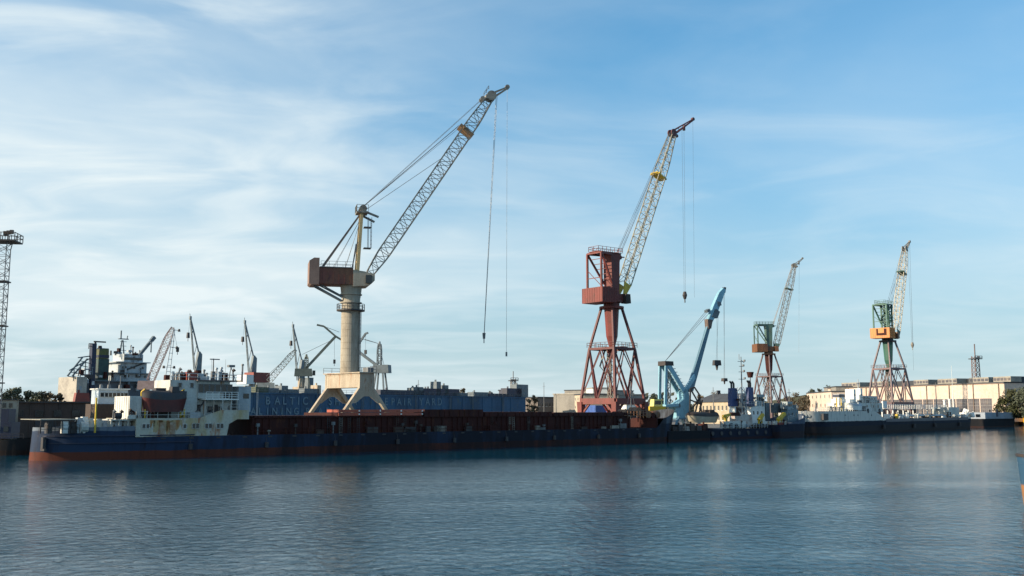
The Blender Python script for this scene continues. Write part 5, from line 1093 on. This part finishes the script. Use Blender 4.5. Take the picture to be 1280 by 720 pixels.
o = MB(); x = SV.S(987, 4); o.tube((x, 4, SV.Z(987, 503, 4)), (x, 4, SV.Z(987, 486, 4)), .14, .08, 6); o.beam((x-1, 4, SV.Z(987, 491, 4)), (x+1, 4, SV.Z(987, 491, 4)), .12); o.build('mast', steel, sv)
o = MB(); o.rail([(SV.S(985, .8), .8, 4.3), (SV.S(1010, 1.5), 2.0, 5.8)], 1.0, .035, 1.2); o.build('railing', greyw, sv)
rs = random.Random(4)
for i in range(22):
    px_ = rs.uniform(978, 1012); y = rs.uniform(1.9, 5); x = SV.S(px_, y); z0_ = 4.6 if px_ > 997 else SV.Z(px_, 512, 1.8); h = rs.uniform(.6, 1.9); o = MB()
    o.tube((x, y, z0_), (x, y, z0_+h), .14, .14, 7); o.box(x-rs.uniform(.2, .7), x+.4, y-.4, y+.4, z0_+h*.2, z0_+h*.7); o.build('deck_gear', rs.choice([dark, slate, greyw, white]), sv)

# ------------------------------------------------------------------ white sterned tanker
TB = 14.0
tk = thing('tanker', 'white sterned tanker with black hull and pipe filled deck under the orange crane', 'ship', TANK)
ust = TANK.S(1105)/L2
def zt3(u): return 6.55 if u < ust*.86 else (6.55-2.3*min(1, (u-ust*.86)/(ust*.14)) if u < ust else (4.25 if u < .93 else 4.25+(u-.93)/.07*1.7))
HP3 = dict(us=.07, ps=2.4, ub=.10, pb=1.9)
m_, _ = hull(L2, TB, zt3, rake=3, ns=110, **HP3)
m_.build('hull', hullmat('black_white_hull', [(-3, (.02, .012, .01)), (.7, (.022, .018, .02)), (2.4, (.010, .014, .028)), (3.75, (.60, .57, .51))], wear=(.035, .028, .026)), tk, smooth=True)
# black sheer of the cargo deck side
o = MB(); o.box(TANK.S(1107), L2*.9, -.05, .0, 3.3, 4.27); o.build('sheer_strake', navy, tk)
deckmesh(L2, TB, 4.1, u0=ust, u1=1, **HP3).build('cargo_deck', brown, tk); deckmesh(L2, TB, 6.3, u0=0, u1=ust*.9, **HP3).build('poop_deck', greyw, tk)
def kb(name, x0, x1, y0, y1, m, t=2, t1=12, tx=0): o = MB(); o.box(TANK.S(x0, t), TANK.S(x1, t), t, t1, TANK.Z((x0+x1)/2, y1, t), TANK.Z((x0+x1)/2, y0, t), tx); return o.build(name, m, tk)
o = MB(); x0_, x1_ = TANK.S(1029, 0), TANK.S(1035, 0); z0_, z1z = TANK.Z(1032, 525, 0), TANK.Z(1032, 517, 0); o.box(x0_, x1_, 0.25, .32, z0_, z1z)
o.v = [(x, y-.0, z) for x, y, z in o.v]; 
o = MB(); o.box(x0_, x1_, -.04, .5, z0_, z1z); o.build('hull_opening', dark, tk)
kb('deckhouse', 1062, 1103, 503.5, 515, white, 1.6, 8.5); kb('bridge', 1081, 1097, 495, 503.4, white, 2.2, 5.5)
kb('accommodation_block', 1068, 1070.5, 486.5, 503.4, whiteclean, 2.6, 5.2); kb('accommodation_block', 1076.5, 1079, 485.5, 503.4, whiteclean, 2.6, 4.6)
kb('funnel_base', 1049, 1058, 499, 514, whiteclean, 4, 6.4)
f_ = kb('funnel', 1049.5, 1056.5, 492.6, 499, whiteclean, 4, 5.8, .1)
o = MB(); a = TANK.S(1049.2, 3.95); b2 = TANK.S(1056.8, 3.95); o.box(a, b2, 3.93, 5.87, TANK.Z(1050, 496.4, 4), TANK.Z(1050, 493, 4)); o.build('funnel_band', navy, f_)
for xx in (1069.2, 1077.8): windows(tk, TANK, [TANK.S(xx, 2.6)], TANK.Z(xx, 495.2, 2.6), TANK.Z(xx, 492.6, 2.6), .6, 2.57)
for xx in (1083.5, 1087, 1090.5, 1094): windows(tk, TANK, [TANK.S(xx, 2.2)], TANK.Z(xx, 500, 2.2), TANK.Z(xx, 497.4, 2.2), .6, 2.17)
for xx in (1064, 1068.5, 1076, 1084, 1092, 1098): windows(tk, TANK, [TANK.S(xx, 1.6)], TANK.Z(xx, 509.4, 1.6), TANK.Z(xx, 506.4, 1.6), .6, 1.57)
for xx, r_ in ((1085, .7), (1099.5, .7), (1056, .22), (1067, .22), (1072, .22), (1089, .25)):
    o = MB(); z = TANK.Z(xx, 513.5 if r_ > .5 else 519, 0); x = TANK.S(xx, 0); o.tube((x, .1, z), (x, -.08, z), r_, r_, 14); o.build('porthole', dark, tk)
o = MB(); o.rail([(1.5, 1.2, 6.4), (TANK.S(1046), .15, 6.5), (TANK.S(1090), .15, 6.5)], 1.0, .04, 1.4); o.rail([(TANK.S(1040, 1.7), 1.7, TANK.Z(1060, 503.5, 1.6)), (TANK.S(1102, 1.7), 1.7, TANK.Z(1060, 503.5, 1.6))], 1.0, .04, 1.4); o.build('railing', whiteclean, tk)
o = MB(); x = TANK.S(1074, 6); o.tube((x, 6, TANK.Z(1074, 486, 6)), (x, 6, TANK.Z(1074, 474, 6)), .2, .12, 8); o.beam((x-1.5, 6, TANK.Z(1074, 479, 6)), (x+1.5, 6, TANK.Z(1074, 479, 6)), .16); o.build('mast', greyw, tk)
for xx in (1046, 1052, 1095): o = MB(); x = TANK.S(xx, 3); o.tube((x, 3, 6.3), (x, 3, 10.3), .2, .2, 6); o.build('davit', yellow, tk)
lifeboat(TANK, TANK.S(1060, 1.5), TANK.S(1074, 1.5), 1.2, TANK.Z(1066, 512.5, 1.2), 2.0, 'small white lifeboat on the side of the white tanker stern', whiteclean, greyw, yellow)
for i in range(34):
    px_ = rk_.uniform(1034, 1100); y = rk_.uniform(1.0, 4.5); x = TANK.S(px_, y); hi = px_ > 1064 and rk_.random() < .6; z0_ = TANK.Z(px_, 503.5, 1.6) if hi else 6.3; h = rk_.uniform(.6, 2.4); o = MB(); k_ = rk_.random()
    if hi: y = 1.9; x = TANK.S(px_, y); h *= .7
    if k_ < .5: o.tube((x, y, z0_), (x, y, z0_+h), .16, .16, 7); o.tube((x, y, z0_+h), (x+.2, y, z0_+h+.4), .3, .36, 8)
    else: w = rk_.uniform(.3, .9); o.box(x-w, x+w, y-.3, y+.5, z0_, z0_+h*.7, .05)
    o.build('vent_pipe' if k_ < .5 else 'deck_locker', rk_.choice([dark, steel, white, white, rooflt, brown]), tk)
kb('signboard', 1104, 1109, 501.5, 510, whiteclean, 3.2, 3.8)
o = MB(); za_, xs_, xe_ = 7.2, TANK.S(1106, 6), TANK.S(1184, 6)
o.box(xs_, xe_, 6.2, 7.6, za_, za_+.15); o.rail([(xs_, 6.2, za_+.15), (xe_, 6.2, za_+.15)], 1.3, .06, 1.6, 3)
for i in range(14): x = xs_+(xe_-xs_)*i/13; o.beam((x, 6.9, 4.1), (x, 6.9, za_), .3)
o.build('catwalk', whiteclean, tk)
o = MB()
for i, y in enumerate((3, 4, 5, 8.6, 9.6)): o.tube((TANK.S(1112, 5), y, 4.9+.2*(i % 2)), (L2*.9, y, 4.9+.2*(i % 2)), .28, .28, 8)
o.build('deck_pipe', greyw, tk)
rnd = random.Random(11)
for i in range(46):
    px_ = 1109+i*2.45+rnd.uniform(-.8, .8); x = TANK.S(px_, 3); y = rnd.uniform(.9, 3.5); h = rnd.uniform(.6, 2.0); m_ = rnd.choice([white, greyw, whiteclean, whiteclean, brown, dark, rooflt])
    o = MB()
    k_ = rnd.random()
    if k_ < .4: o.tube((x, y, 4.1), (x, y, 4.1+h), .3, .3, 8); o.tube((x, y, 4.1+h), (x, y, 4.3+h), .5, .4, 8)
    elif k_ < .75: o.box(x-rnd.uniform(.4, 1.4), x+rnd.uniform(.4, 1.2), y, y+1.3, 4.1, 4.1+h*.8, .08)
    else: o.tube((x, y, 4.3+h*.4), (x+1.8, y, 4.3+h*.4), h*.4, h*.4, 10); o.box(x+.2, x+.5, y-.3, y+.3, 4.1, 4.5)
    o.build(('tank_vent', 'valve_box', 'deck_winch')[0 if k_ < .4 else (1 if k_ < .75 else 2)], m_, tk)
o = MB(); x = TANK.S(1121, .8); o.box(x-.5, x+.6, .5, 1.2, 4.3, 5.6); o.build('hose_locker', yellow, tk)
for xx, yt in ((1181, 501), (1187.5, 500), (1192, 484)):
    o = MB(); x = TANK.S(xx, 6); z = TANK.Z(xx, yt, 6); o.tube((x, 6, 4.2), (x, 6, z), .5 if yt > 490 else .35, .4 if yt > 490 else .12, 10)
    if yt > 490: o.tube((x, 6, z), (x, 6, z+.4), .6, .6, 10)
    else: o.tube((x, 6, z), (x, 6, z+8), .08, .05, 6)
    o.build('derrick_post' if yt > 490 else 'foremast', whiteclean, tk)
kb('forecastle_house', 1186, 1199, 509, 518, white, 3, 9); o = MB(); x0_ = L2*.925
o = MB(); o.quadbox([(TANK.S(1210, 1), .9, 4.6), (L2*.985, 5.8, 5.0), (L2*.985, 6.0, 5.0), (TANK.S(1210, 1), 1.1, 4.6), (TANK.S(1210, 1), .7, 6.9), (L2+.3, 5.6, 7.5), (L2+.3, 5.8, 7.5), (TANK.S(1210, 1), .9, 6.9)]); o.build('forecastle_bulwark', whiteclean, tk)
for px_ in (1102, 1140, 1166, 1197):
    o = MB(); x = TANK.S(px_); o.tube((x, -.5, 1.3), (x, -.5, 2.5), .45, .45, 10); o.rope((x, -.5, 2.5), (x, 0, 4.1), .04); fo_ = o.build('fender', dark, tk)
# grey barge, yellow boat beyond the bow
gb, GB, GL = vessel('barge', 'flat grey blue barge with small door, moored just right of the tanker bow', 'barge', 1229, 534.5, 1270, 533.5, 12, lambda u: 3.4, blackhull, dict(us=.03, ub=.05, rake=.8))
o = MB(); o.box(GB.S(1231, 1), GB.S(1266, 1), 1, 9, 2.6, GB.Z(1248, 515.5, 1)); o.build('deckhouse', mat('dull_grey_blue_paint', (.26, .30, .36), (.2, .22, .25), .3, .6), gb)
o = MB(); o.box(GB.S(1246, 1)-.8, GB.S(1246, 1)+.8, .93, 1.0, 4.2, 7.2); o.build('door', navy, gb)
for xx in (1237, 1255, 1261): windows(gb, GB, [GB.S(xx, 1)], 6.1, 7.0, 1.0, .97)
yb_, YB, YL = vessel('tugboat', 'bright yellow boat at the right edge beneath the dark trees', 'tugboat', 1266.5, 531.5, 1306, 533, 7, lambda u: 4.3+1.5*max(0, .2-u)/.2, hullmat('yellow_hull_paint', [(-3, (.05, .04, .04)), (1.3, (.60, .33, .02))], wear=(.4, .2, .03)), dict(us=.25, ps=1.8, ub=.2, srake=2.4))
o = MB(); o.box(YB.S(1273, 1.6), YB.S(1296, 1.6), 1.6, 6, 4.1, YB.Z(1280, 515, 1.6)); o.build('deckhouse', yellow, yb_)
o = MB(); o.box(YB.S(1277, 2), YB.S(1292, 2), 2, 5.6, YB.Z(1280, 515, 1.6), YB.Z(1280, 508, 2)); o.build('wheelhouse', orange, yb_)
windows(yb_, YB, [YB.S(x, 1.6) for x in (1275.5, 1279, 1283)], 5.8, 6.9, .7, 1.57)
o = MB(); o.tube((YB.S(1277, 4), 4, 8), (YB.S(1277, 4), 4, 15), .12, .08, 6); o.build('mast', steel, yb_)
# near boat cut by the right edge
nb, NB, NL = vessel('pilot_boat', 'near boat bow with blue top and orange waterline cut by the right picture edge', 'boat', 1294, 641, 1640, 646, 5.5, lambda u: 3.3+.5*max(0, .15-u)/.15, hullmat('blue_orange_hull', [(-3, (.05, .04, .04)), (.25, (.30, .14, .06)), (1.75, (.03, .08, .14))], wear=(.35, .25, .18)), dict(us=.20, ps=1.9, ub=.1, srake=.4))
deckmesh(NL, 5.5, 3.2, .2, 1.9, .1, 1.7).build('deck', greyw, nb)
o = MB()
for i in range(14):
    u0, u1 = i/14*.25, (i+1)/14*.25; w0, w1 = shape(u0, .2, 1.9, .1, 1.7), shape(u1, .2, 1.9, .1, 1.7)
    z0_, z1z = 3.3+.5*max(0, .15-u0)/.15, 3.3+.5*max(0, .15-u1)/.15
    o.beam((u0*NL, 2.75-2.8*w0, z0_), (u1*NL, 2.75-2.8*w1, z1z), .25, .22); o.beam((u0*NL, 2.75+2.8*w0, z0_), (u1*NL, 2.75+2.8*w1, z1z), .25, .22)
o.build('gunwale', dark, nb)
o = MB(); o.box(5, 12, 1, 4.5, 3.2, 5.6, .2); o.build('wheelhouse', whiteclean, nb); windows(nb, NB, [6.2, 7.6, 9, 10.4], 4.3, 5.1, .8, .98)
o = MB(); o.tube((1.2, 2.75, 3.3), (1.2, 2.75, 4.3), .1, .1, 8); o.build('bollard', dark, nb)

# ------------------------------------------------------------------ buildings
def building(name, label, pa, Da, pb, Db, ytop_a, depth, mw, mr, cols=0, rows=0, wz=(.25, .8), roof='flat', cat='building', wm=glass, wh=1.4, ww=1.1, hip=3):
    a = P(pa, 512, Da); b_ = P(pb, 512, Db); f = Frame((a.x, a.y, QZ), math.atan2(b_.y-a.y, b_.x-a.x)); L = math.hypot(b_.x-a.x, b_.y-a.y)
    H = P((pa+pb)/2, ytop_a, (Da+Db)/2).z-QZ
    c = thing(name, label, cat, f)
    o = MB(); o.box(0, L, 0, depth, 0, H); o.build('wall', mw, c)
    if roof == 'flat': o = MB(); o.box(-.3, L+.3, -.3, depth+.3, H, H+.5); o.build('roof', mr, c)
    else:
        o = MB(); o.quadbox([(-.6, -.6, H), (L+.6, -.6, H), (L+.6, depth+.6, H), (-.6, depth+.6, H), (depth*.4, depth*.46, H+hip), (L-depth*.4, depth*.46, H+hip), (L-depth*.4, depth*.54, H+hip), (depth*.4, depth*.54, H+hip)]); o.build('roof', mr, c)
        for k_ in (.3, .7): o = MB(); o.box(L*k_-.5, L*k_+.5, depth*.4, depth*.5, H+hip*.5, H+hip+1.3); o.build('chimney', mr, c)
    for r_ in range(rows):
        for k_ in range(cols):
            x = L*(k_+.5)/cols; z = H*(wz[0]+(wz[1]-wz[0])*(r_/(max(1, rows-1)) if rows > 1 else .5))
            o = MB(); o.box(x-ww/2, x+ww/2, -.05, .05, z-wh/2, z+wh/2); w_ = o.build('window', wm, c)
            if cols*rows < 40:
                o = MB(); o.box(x-ww/2-.12, x+ww/2+.12, -.16, -.02, z-wh/2-.16, z-wh/2-.02); o.box(x-.04, x+.04, -.09, -.055, z-wh/2, z+wh/2); o.build('frame', whiteclean, w_)
    return c, f, L, H
# the long cream workshop: facade faces the sun (left-near)
wh, WH, WL, WHH = building('workshop_building', 'long sunlit cream workshop with wide glazed band behind the tanker', 1036, 560, 1257, 440, 482.5, 14, wallcream, roofdark)
gz0, gz1 = WHH*.14, WHH*.60
xg0, xg1 = WH.S(1092, 0), WH.S(1241, 0)
xg0 = max(2, xg0); xg1 = min(WL-4, xg1)
gm = mat('dusty_glazing', (.13, .115, .12), (.085, .085, .10), .25, .35, c3=(.20, .16, .13), s3=.4)
nb_ = 11
for i in range(nb_):
    x0_, x1_ = xg0+(xg1-xg0)*i/nb_+.25, xg0+(xg1-xg0)*(i+1)/nb_-.25
    o = MB(); o.box(x0_, x1_, -.04, .06, gz0, gz1); w_ = o.build('window', gm, wh)
    o = MB()
    for k_ in range(1, 6): x = x0_+(x1_-x0_)*k_/6; o.box(x-.07, x+.07, -.12, -.05, gz0, gz1)
    for k_ in range(0, 6): z = gz0+(gz1-gz0)*k_/5; o.box(x0_, x1_, -.20, -.13, z-.09, z+.09)
    o.build('frame', mat('grey_glazing_bar', (.26, .25, .25), (.18, .17, .17), .5, .6), w_)
for i in range(9):
    o = MB(); x = 3+(WL-6)*i/8; o.beam((x, -.35, 0), (x, -.35, WHH-.2), .28); o.build('downpipe', mat('rusty_pipe', (.25, .18, .14), (.16, .11, .08), 1, .7), wh)
o = MB(); o.box(0, WL, -.4, -.02, WHH-.25, WHH); o.build('gutter', mat('rusty_pipe', (.25, .18, .14)), wh)
for x0p, x1p in ((1055, 1078), (1094, 1112), (1146, 1164), (1176, 1200), (1216, 1240), (1246, 1268)):
    o = MB(); x0_, x1_ = WH.S(min(x0p, 1256), 4), WH.S(min(x1p, 1275), 4); zt_m = WHH+2.9
    o.box(x0_, x1_, 3, 9, WHH+.5, zt_m); rm = o.build('roof_monitor', rooflt, wh)
    for k_ in range(5): o = MB(); x = x0_+(x1_-x0_)*(k_+.5)/5; w = (x1_-x0_)/13; o.box(x-w, x+w, 2.93, 3, WHH+1.1, zt_m-.6); o.build('window', gm, rm)
o = MB(); o.box(4, WL, 9.3, 13.8, WHH+.5, WHH+2.9); o.build('roof_ridge', roofdark, wh)
for xx in (1089, 1060): o = MB(); x = WH.S(xx, 0); o.box(x-.9, x+.9, -.06, .02, WHH*.78, WHH*.9); o.build('window', gm, wh)
building('office_building', 'cream three storey office with small windows left of the white tanker', 1009, 545, 1040, 490, 491, 14, wallcream, roofdark, 6, 3, (.22, .85), ww=1.5, wh=1.5)
building('storehouse', 'square cream block rising above the tanker stern beside the office', 1031, 575, 1046, 545, 484.5, 12, wallgrey, roofdark, 3, 3, (.3, .8))
building('dark_shed', 'dark flat roofed shed at the right edge behind the trees', 1259, 470, 1320, 455, 475.5, 20, mat('dark_shed_wall', (.07, .075, .085), (.05, .05, .055), .3, .8), roofdark, 5, 1, cat='shed')
building('quay_house', 'long cream two storey house with hipped roof behind the light blue crane', 868, 395, 921, 365, 502.5, 12, mat('buff_render_wall', (.45, .37, .27), (.36, .29, .2), .3, .85), roofdark, 11, 2, (.28, .72), roof='hip', hip=3.2, ww=1.0, wh=1.7, cat='house')
building('grey_block', 'sunlit beige concrete block left of the red crane portal', 711, 455, 728, 430, 494, 16, mat('beige_block_wall', (.52, .43, .32), (.40, .32, .24), .2, .85), roofdark, 5, 3, (.25, .85), ww=1.0, wh=1.2)
building('factory_block', 'grey factory block with stepped white roof seen through the red crane legs', 729, 440, 807, 470, 493.5, 18, wallgrey, rooflt, 16, 2, (.35, .8), ww=2.0, wh=1.2)
building('roof_block', 'small white penthouse block on the skyline left of the red crane legs', 733, 520, 741, 500, 486, 8, whiteclean, rooflt, 2, 1)
building('factory_hall', 'taller grey hall behind the red crane legs', 741, 560, 792, 590, 488.5, 20, wallgrey, roofdark, 12, 1, (.8, .8), ww=2.5)
building('brick_store', 'dull brown grey warehouse on the skyline right of the blue dock', 672, 455, 711, 470, 497.5, 18, mat('brown_grey_wall', (.20, .17, .15), (.14, .12, .11), .2, .9), roofdark, 9, 1, (.7, .7), cat='warehouse')
building('low_shed', 'low white shed under the red crane portal', 783, 290, 812, 300, 506, 8, whiteclean, rooflt, 3, 1, cat='shed')
for xx, D_, lab in ((751, 262, 'blue steel site container under the left side of the red crane portal'), (770, 268, 'blue steel site container under the right side of the red crane portal')):
    o = MB(); o.box(-1.6, 1.6, 0, 6, 0, 6.4)
    for i in range(11): x = -1.5+.3*i; o.box(x-.05, x+.05, -.06, 0, .2, 6.2)
    o.box(-1.65, 1.65, -.08, 6.05, 3.1, 3.25)
    k_ = o.build('site_container', mat('container_blue_paint', (.06, .12, .36), (.04, .08, .22), .8, .5), None); p = P(xx, 512, D_); k_.location = (p.x, p.y, QZ); k_.rotation_euler.z = R(25); tag(k_, lab, 'container')
# yellow cab machine on quay
YM = Frame(P(819, 512, 255), R(20)); YM.O.z = QZ
ym = thing('mobile_crane', 'yellow cab of a wheeled yard machine behind the ship bow', 'mobile crane', YM)
zt_y = P(819, 499, 255).z-QZ
o = MB(); o.box(-2.2, 2.4, -1.3, 1.3, .9, zt_y-1.8); o.build('body', yellow, ym)
o = MB(); o.box(-1.0, 1.6, -1.1, 1.1, zt_y-1.8, zt_y, .25, .15); o.build('cab', mat('pale_yellow_paint', (.72, .66, .22), (.6, .5, .15), 1, .5), ym)
o = MB(); o.box(-.6, 1.1, -1.15, -1.0, zt_y-1.3, zt_y-.4); o.build('window', glass, ym)
for a in (-1.4, 1.5):
    for b_ in (-1.3, 1.0): o = MB(); o.tube((a, b_, .6), (a, b_+.35, .6), .6, .6, 14); o.build('wheel', dark, ym)
# lattice masts on the skyline
def latmast(px_, D, ytop, w, label, m=rustred, n=9, head=True, base=None):
    O = P(px_, 512, D); O.z = QZ; f = Frame(O, R(20)); c = thing('lattice_mast', label, 'mast', f); H = P(px_, ytop, D).z-QZ
    o = MB(); o.lattice((0, 0, 0), (0, 0, H*.84), w, w*.8, w*.7, n, w*.10, w*.06, side=Vector((1, 0, 0)), both=True); o.beam((0, 0, H*.84), (0, 0, H), w*.12); o.build('lattice', m, c)
    if head: o = MB(); o.box(-w*.7, w*.7, -w*.7, w*.7, H*.80, H*.80+.4); o.rail([(-w*.7, -w*.7, H*.8), (w*.7, -w*.7, H*.8)], 1.5, .1, 1.2); o.build('platform', dark, c)
latmast(1222.5, 470, 430, 3.0, 'reddish lattice radio mast rising over the cream workshop roof', mat('mast_brown_paint', (.20, .13, .12), (.14, .1, .09), 1, .6), 14)
latmast(641.5, 470, 464, 2.6, 'pale lattice mast on the skyline right of the blue dock', mat('mast_pale_paint', (.3, .27, .25), (.25, .22, .2), 1, .6), 8)
def pole(px_, D, ytop, label):
    O = P(px_, 512, D); H = P(px_, ytop, D).z-QZ; o = MB(); o.tube((0, 0, 0), (0, 0, H), .22, .1, 6); o.beam((-.6, 0, H*.9), (.6, 0, H*.9), .1); k_ = o.build('pole', steel); k_.location = (O.x, O.y, QZ); tag(k_, label, 'pole')
pole(680, 450, 478, 'thin grey pole on the skyline above the brown warehouse'); pole(522.5, 380, 475, 'thin grey pole above the blue dock wall')
pole(892, 350, 484, 'thin grey pole beside the cream house with hipped roof'); pole(1171, 360, 478, 'thin light pole standing before the cream workshop')
# dark building on the skyline end of the dock
building('gate_house', 'dark blue tower house at the right end of the blue dock wall', 642, 430, 655, 436, 488.5, 8, navy, roofdark, 3, 2, (.5, .8))

# ------------------------------------------------------------------ trees
def tree(px_, D, ytop, wpx, label, m, seed, n=900, leaf=.42, grp='trees behind the shipyard', bare=False, base=None, name='tree'):
    n = int(n*1.7); leaf *= .72; rn = random.Random(seed); O = P(px_, 512, D); H = P(px_, ytop, D).z-QZ; Rw = wpx/2*D/F
    c = thing(name, label, 'tree', loc=(O.x, O.y, QZ), rz=rn.random()*6, group=grp)
    o = MB(); th_ = H*.35; o.tube((0, 0, 0), (0, 0, th_), H*.025+.12, H*.016+.08, 7)
    lobes = []
    nl = 24
    for i in range(nl):
        a = rn.random()*6.28; r_ = Rw*.85*math.sqrt(rn.random()); z = H*(.20+.70*rn.random()); r_ *= (1.15-.75*max(0, (z/H-.55))/.45)
        e = Vector((r_*math.cos(a), r_*math.sin(a), z)); lobes.append((e, Rw*rn.uniform(.22, .42)))
        o.tube((0, 0, th_*rn.uniform(.6, 1)), e, H*.010+.05, .03, 5)
    lobes.append((Vector((0, 0, H*.86)), Rw*.35)); lobes.append((Vector((0, 0, H*.5)), Rw*.7))
    o.build('trunk', bark, c)
    o = MB()
    for i in range(n):
        e, r_ = lobes[rn.randrange(len(lobes))]
        d = Vector((rn.gauss(0, 1), rn.gauss(0, 1), rn.gauss(0, .8))); d = d.normalized()*r_*(rn.random()**.45)*rn.uniform(.8, 1.2)
        p = e+d
        if p.z > H: p.z = H-rn.random()*.5
        if p.z < H*.12: continue
        a = Vector((rn.gauss(0, 1), rn.gauss(0, 1), rn.gauss(0, 1))).normalized(); b_ = a.orthogonal().normalized(); cc_ = a.cross(b_)
        s_ = leaf*rn.uniform(.6, 1.4)
        k = len(o.v); o.v += [tuple(p-b_*s_), tuple(p+cc_*s_*.7), tuple(p+b_*s_), tuple(p-cc_*s_*.7)]; o.f.append((k, k+1, k+2, k+3))
    o.build('crown', m, c); return c
olv = mat('dark_olive_leaves', (.07, .072, .022), (.035, .042, .018), .4, .7, fine=.3)  # dark olive leaf colour, varied at random
tl = [(1266, 418, 486, 38, 'wide olive green tree at the right end of the cream workshop', olv, 2600, .5),
      (1285, 412, 484, 40, 'dark green tree at the right picture edge above the yellow boat', leafB, 2400, .5),
      (1249, 432, 505, 20, 'small yellowish bush like tree at the workshop corner', leafC, 500, .45),
      (1016, 620, 482, 17, 'dark rounded tree left of the cream office roof', leafB, 700, .6),
      (1027, 625, 483, 15, 'narrow dark tree behind the cream office roof', leafB, 600, .6),
      (1038, 630, 479.5, 15, 'tallest dark tree behind the office and storehouse', leafB, 700, .6),
      (996, 520, 489, 24, 'brown leafless looking tree right of the grey green crane', leafC, 700, .5),
      (1006, 540, 492, 18, 'lower brown tree left of the cream office', leafC, 600, .5),
      (985, 560, 494, 20, 'brown tree seen through the legs of the grey green crane', leafC, 500, .5),
      (667, 440, 490.5, 13, 'tan autumn tree between the dark tower house and brown warehouse', leafC, 600, .4),
      (661, 436, 496, 10, 'small dark bush at the end of the dock', leafB, 300, .4)]
for i, (a, D_, y_, w_, lab, m_, n_, lf) in enumerate(tl): tree(a, D_, y_, w_, lab, m_, 100+i, n_, lf)
# skyline trees over the dock and around
sk = [(577, 470, 482.5, 15, 'pale round tree highest above the middle of the dock'), (590, 480, 488, 16, 'low green tree right of the round one above the dock'), (603, 480, 490, 14, 'dark tree above the dock, second left of the lattice mast'), (612, 480, 487, 10, 'narrow pointed tree above the dock'), (624, 490, 489.5, 16, 'wide dark tree just left of the pale lattice mast'), (633, 490, 492, 12, 'small tree touching the pale lattice mast'), (560, 480, 490, 12, 'low tree between the two dark dock cabins'),
      (855, 420, 480, 14, 'thin brown tree behind the light blue crane post'), (876, 430, 492, 22, 'grey brown tree left of the hipped house'), (893, 440, 487.5, 24, 'broad grey brown tree over the hipped roof'), (908, 440, 490, 20, 'grey brown tree over the right end of the hipped roof'), (818, 520, 492, 20, 'distant dark tree right of the red crane legs'), (801, 540, 493, 18, 'distant dark tree behind the right red crane leg')]
for i, (a, D_, y_, w_, lab) in enumerate(sk): tree(a, D_, y_, w_, lab, leafC if i in (0, 7, 8, 9, 10) else leafB, 200+i, 900, .5)
# left dark trees
lt = [(8, 300, 484, 26, 'dark tree beside the foot of the floodlight tower'), (20, 310, 481, 22, 'tallest dark tree at far left of the skyline'), (33, 310, 485, 22, 'dark tree right of the tallest one at far left'), (46, 290, 487, 20, 'bushy dark tree over the brown shed'), (60, 290, 486, 22, 'brown tinged tree left of the carrier stern house'), (73, 295, 488, 14, 'small brown tree against the carrier stern house')]
for i, (a, D_, y_, w_, lab) in enumerate(lt): tree(a, D_, y_+1, w_*1.15, lab, leafC if i > 3 else leafB, 300+i, 1500, .42)
# far woods along the horizon
o = MB(); rn = random.Random(5)
for i in range(9000):
    x = rn.uniform(-560, 620); D_ = rn.uniform(690, 780); hh = 9+5*math.sin(x*.021)+3*math.sin(x*.07+1)+2*math.sin(x*.19)
    z = QZ+rn.random()**.7*hh; p = Vector((x, D_, z)); a = Vector((rn.gauss(0, 1), rn.gauss(0, 1), rn.gauss(0, 1))).normalized(); b_ = a.orthogonal().normalized(); cc_ = a.cross(b_); s_ = rn.uniform(1.0, 2.4)
    k = len(o.v); o.v += [tuple(p-b_*s_), tuple(p+cc_*s_*.7), tuple(p+b_*s_), tuple(p-cc_*s_*.7)]; o.f.append((k, k+1, k+2, k+3))
fw = o.build('far_woods', mat('far_wood_leaves', (.075, .075, .05), (.05, .055, .04), .05, .9)); fw['kind'] = 'stuff'; fw['label'] = 'distant line of dark autumn woods along the horizon'
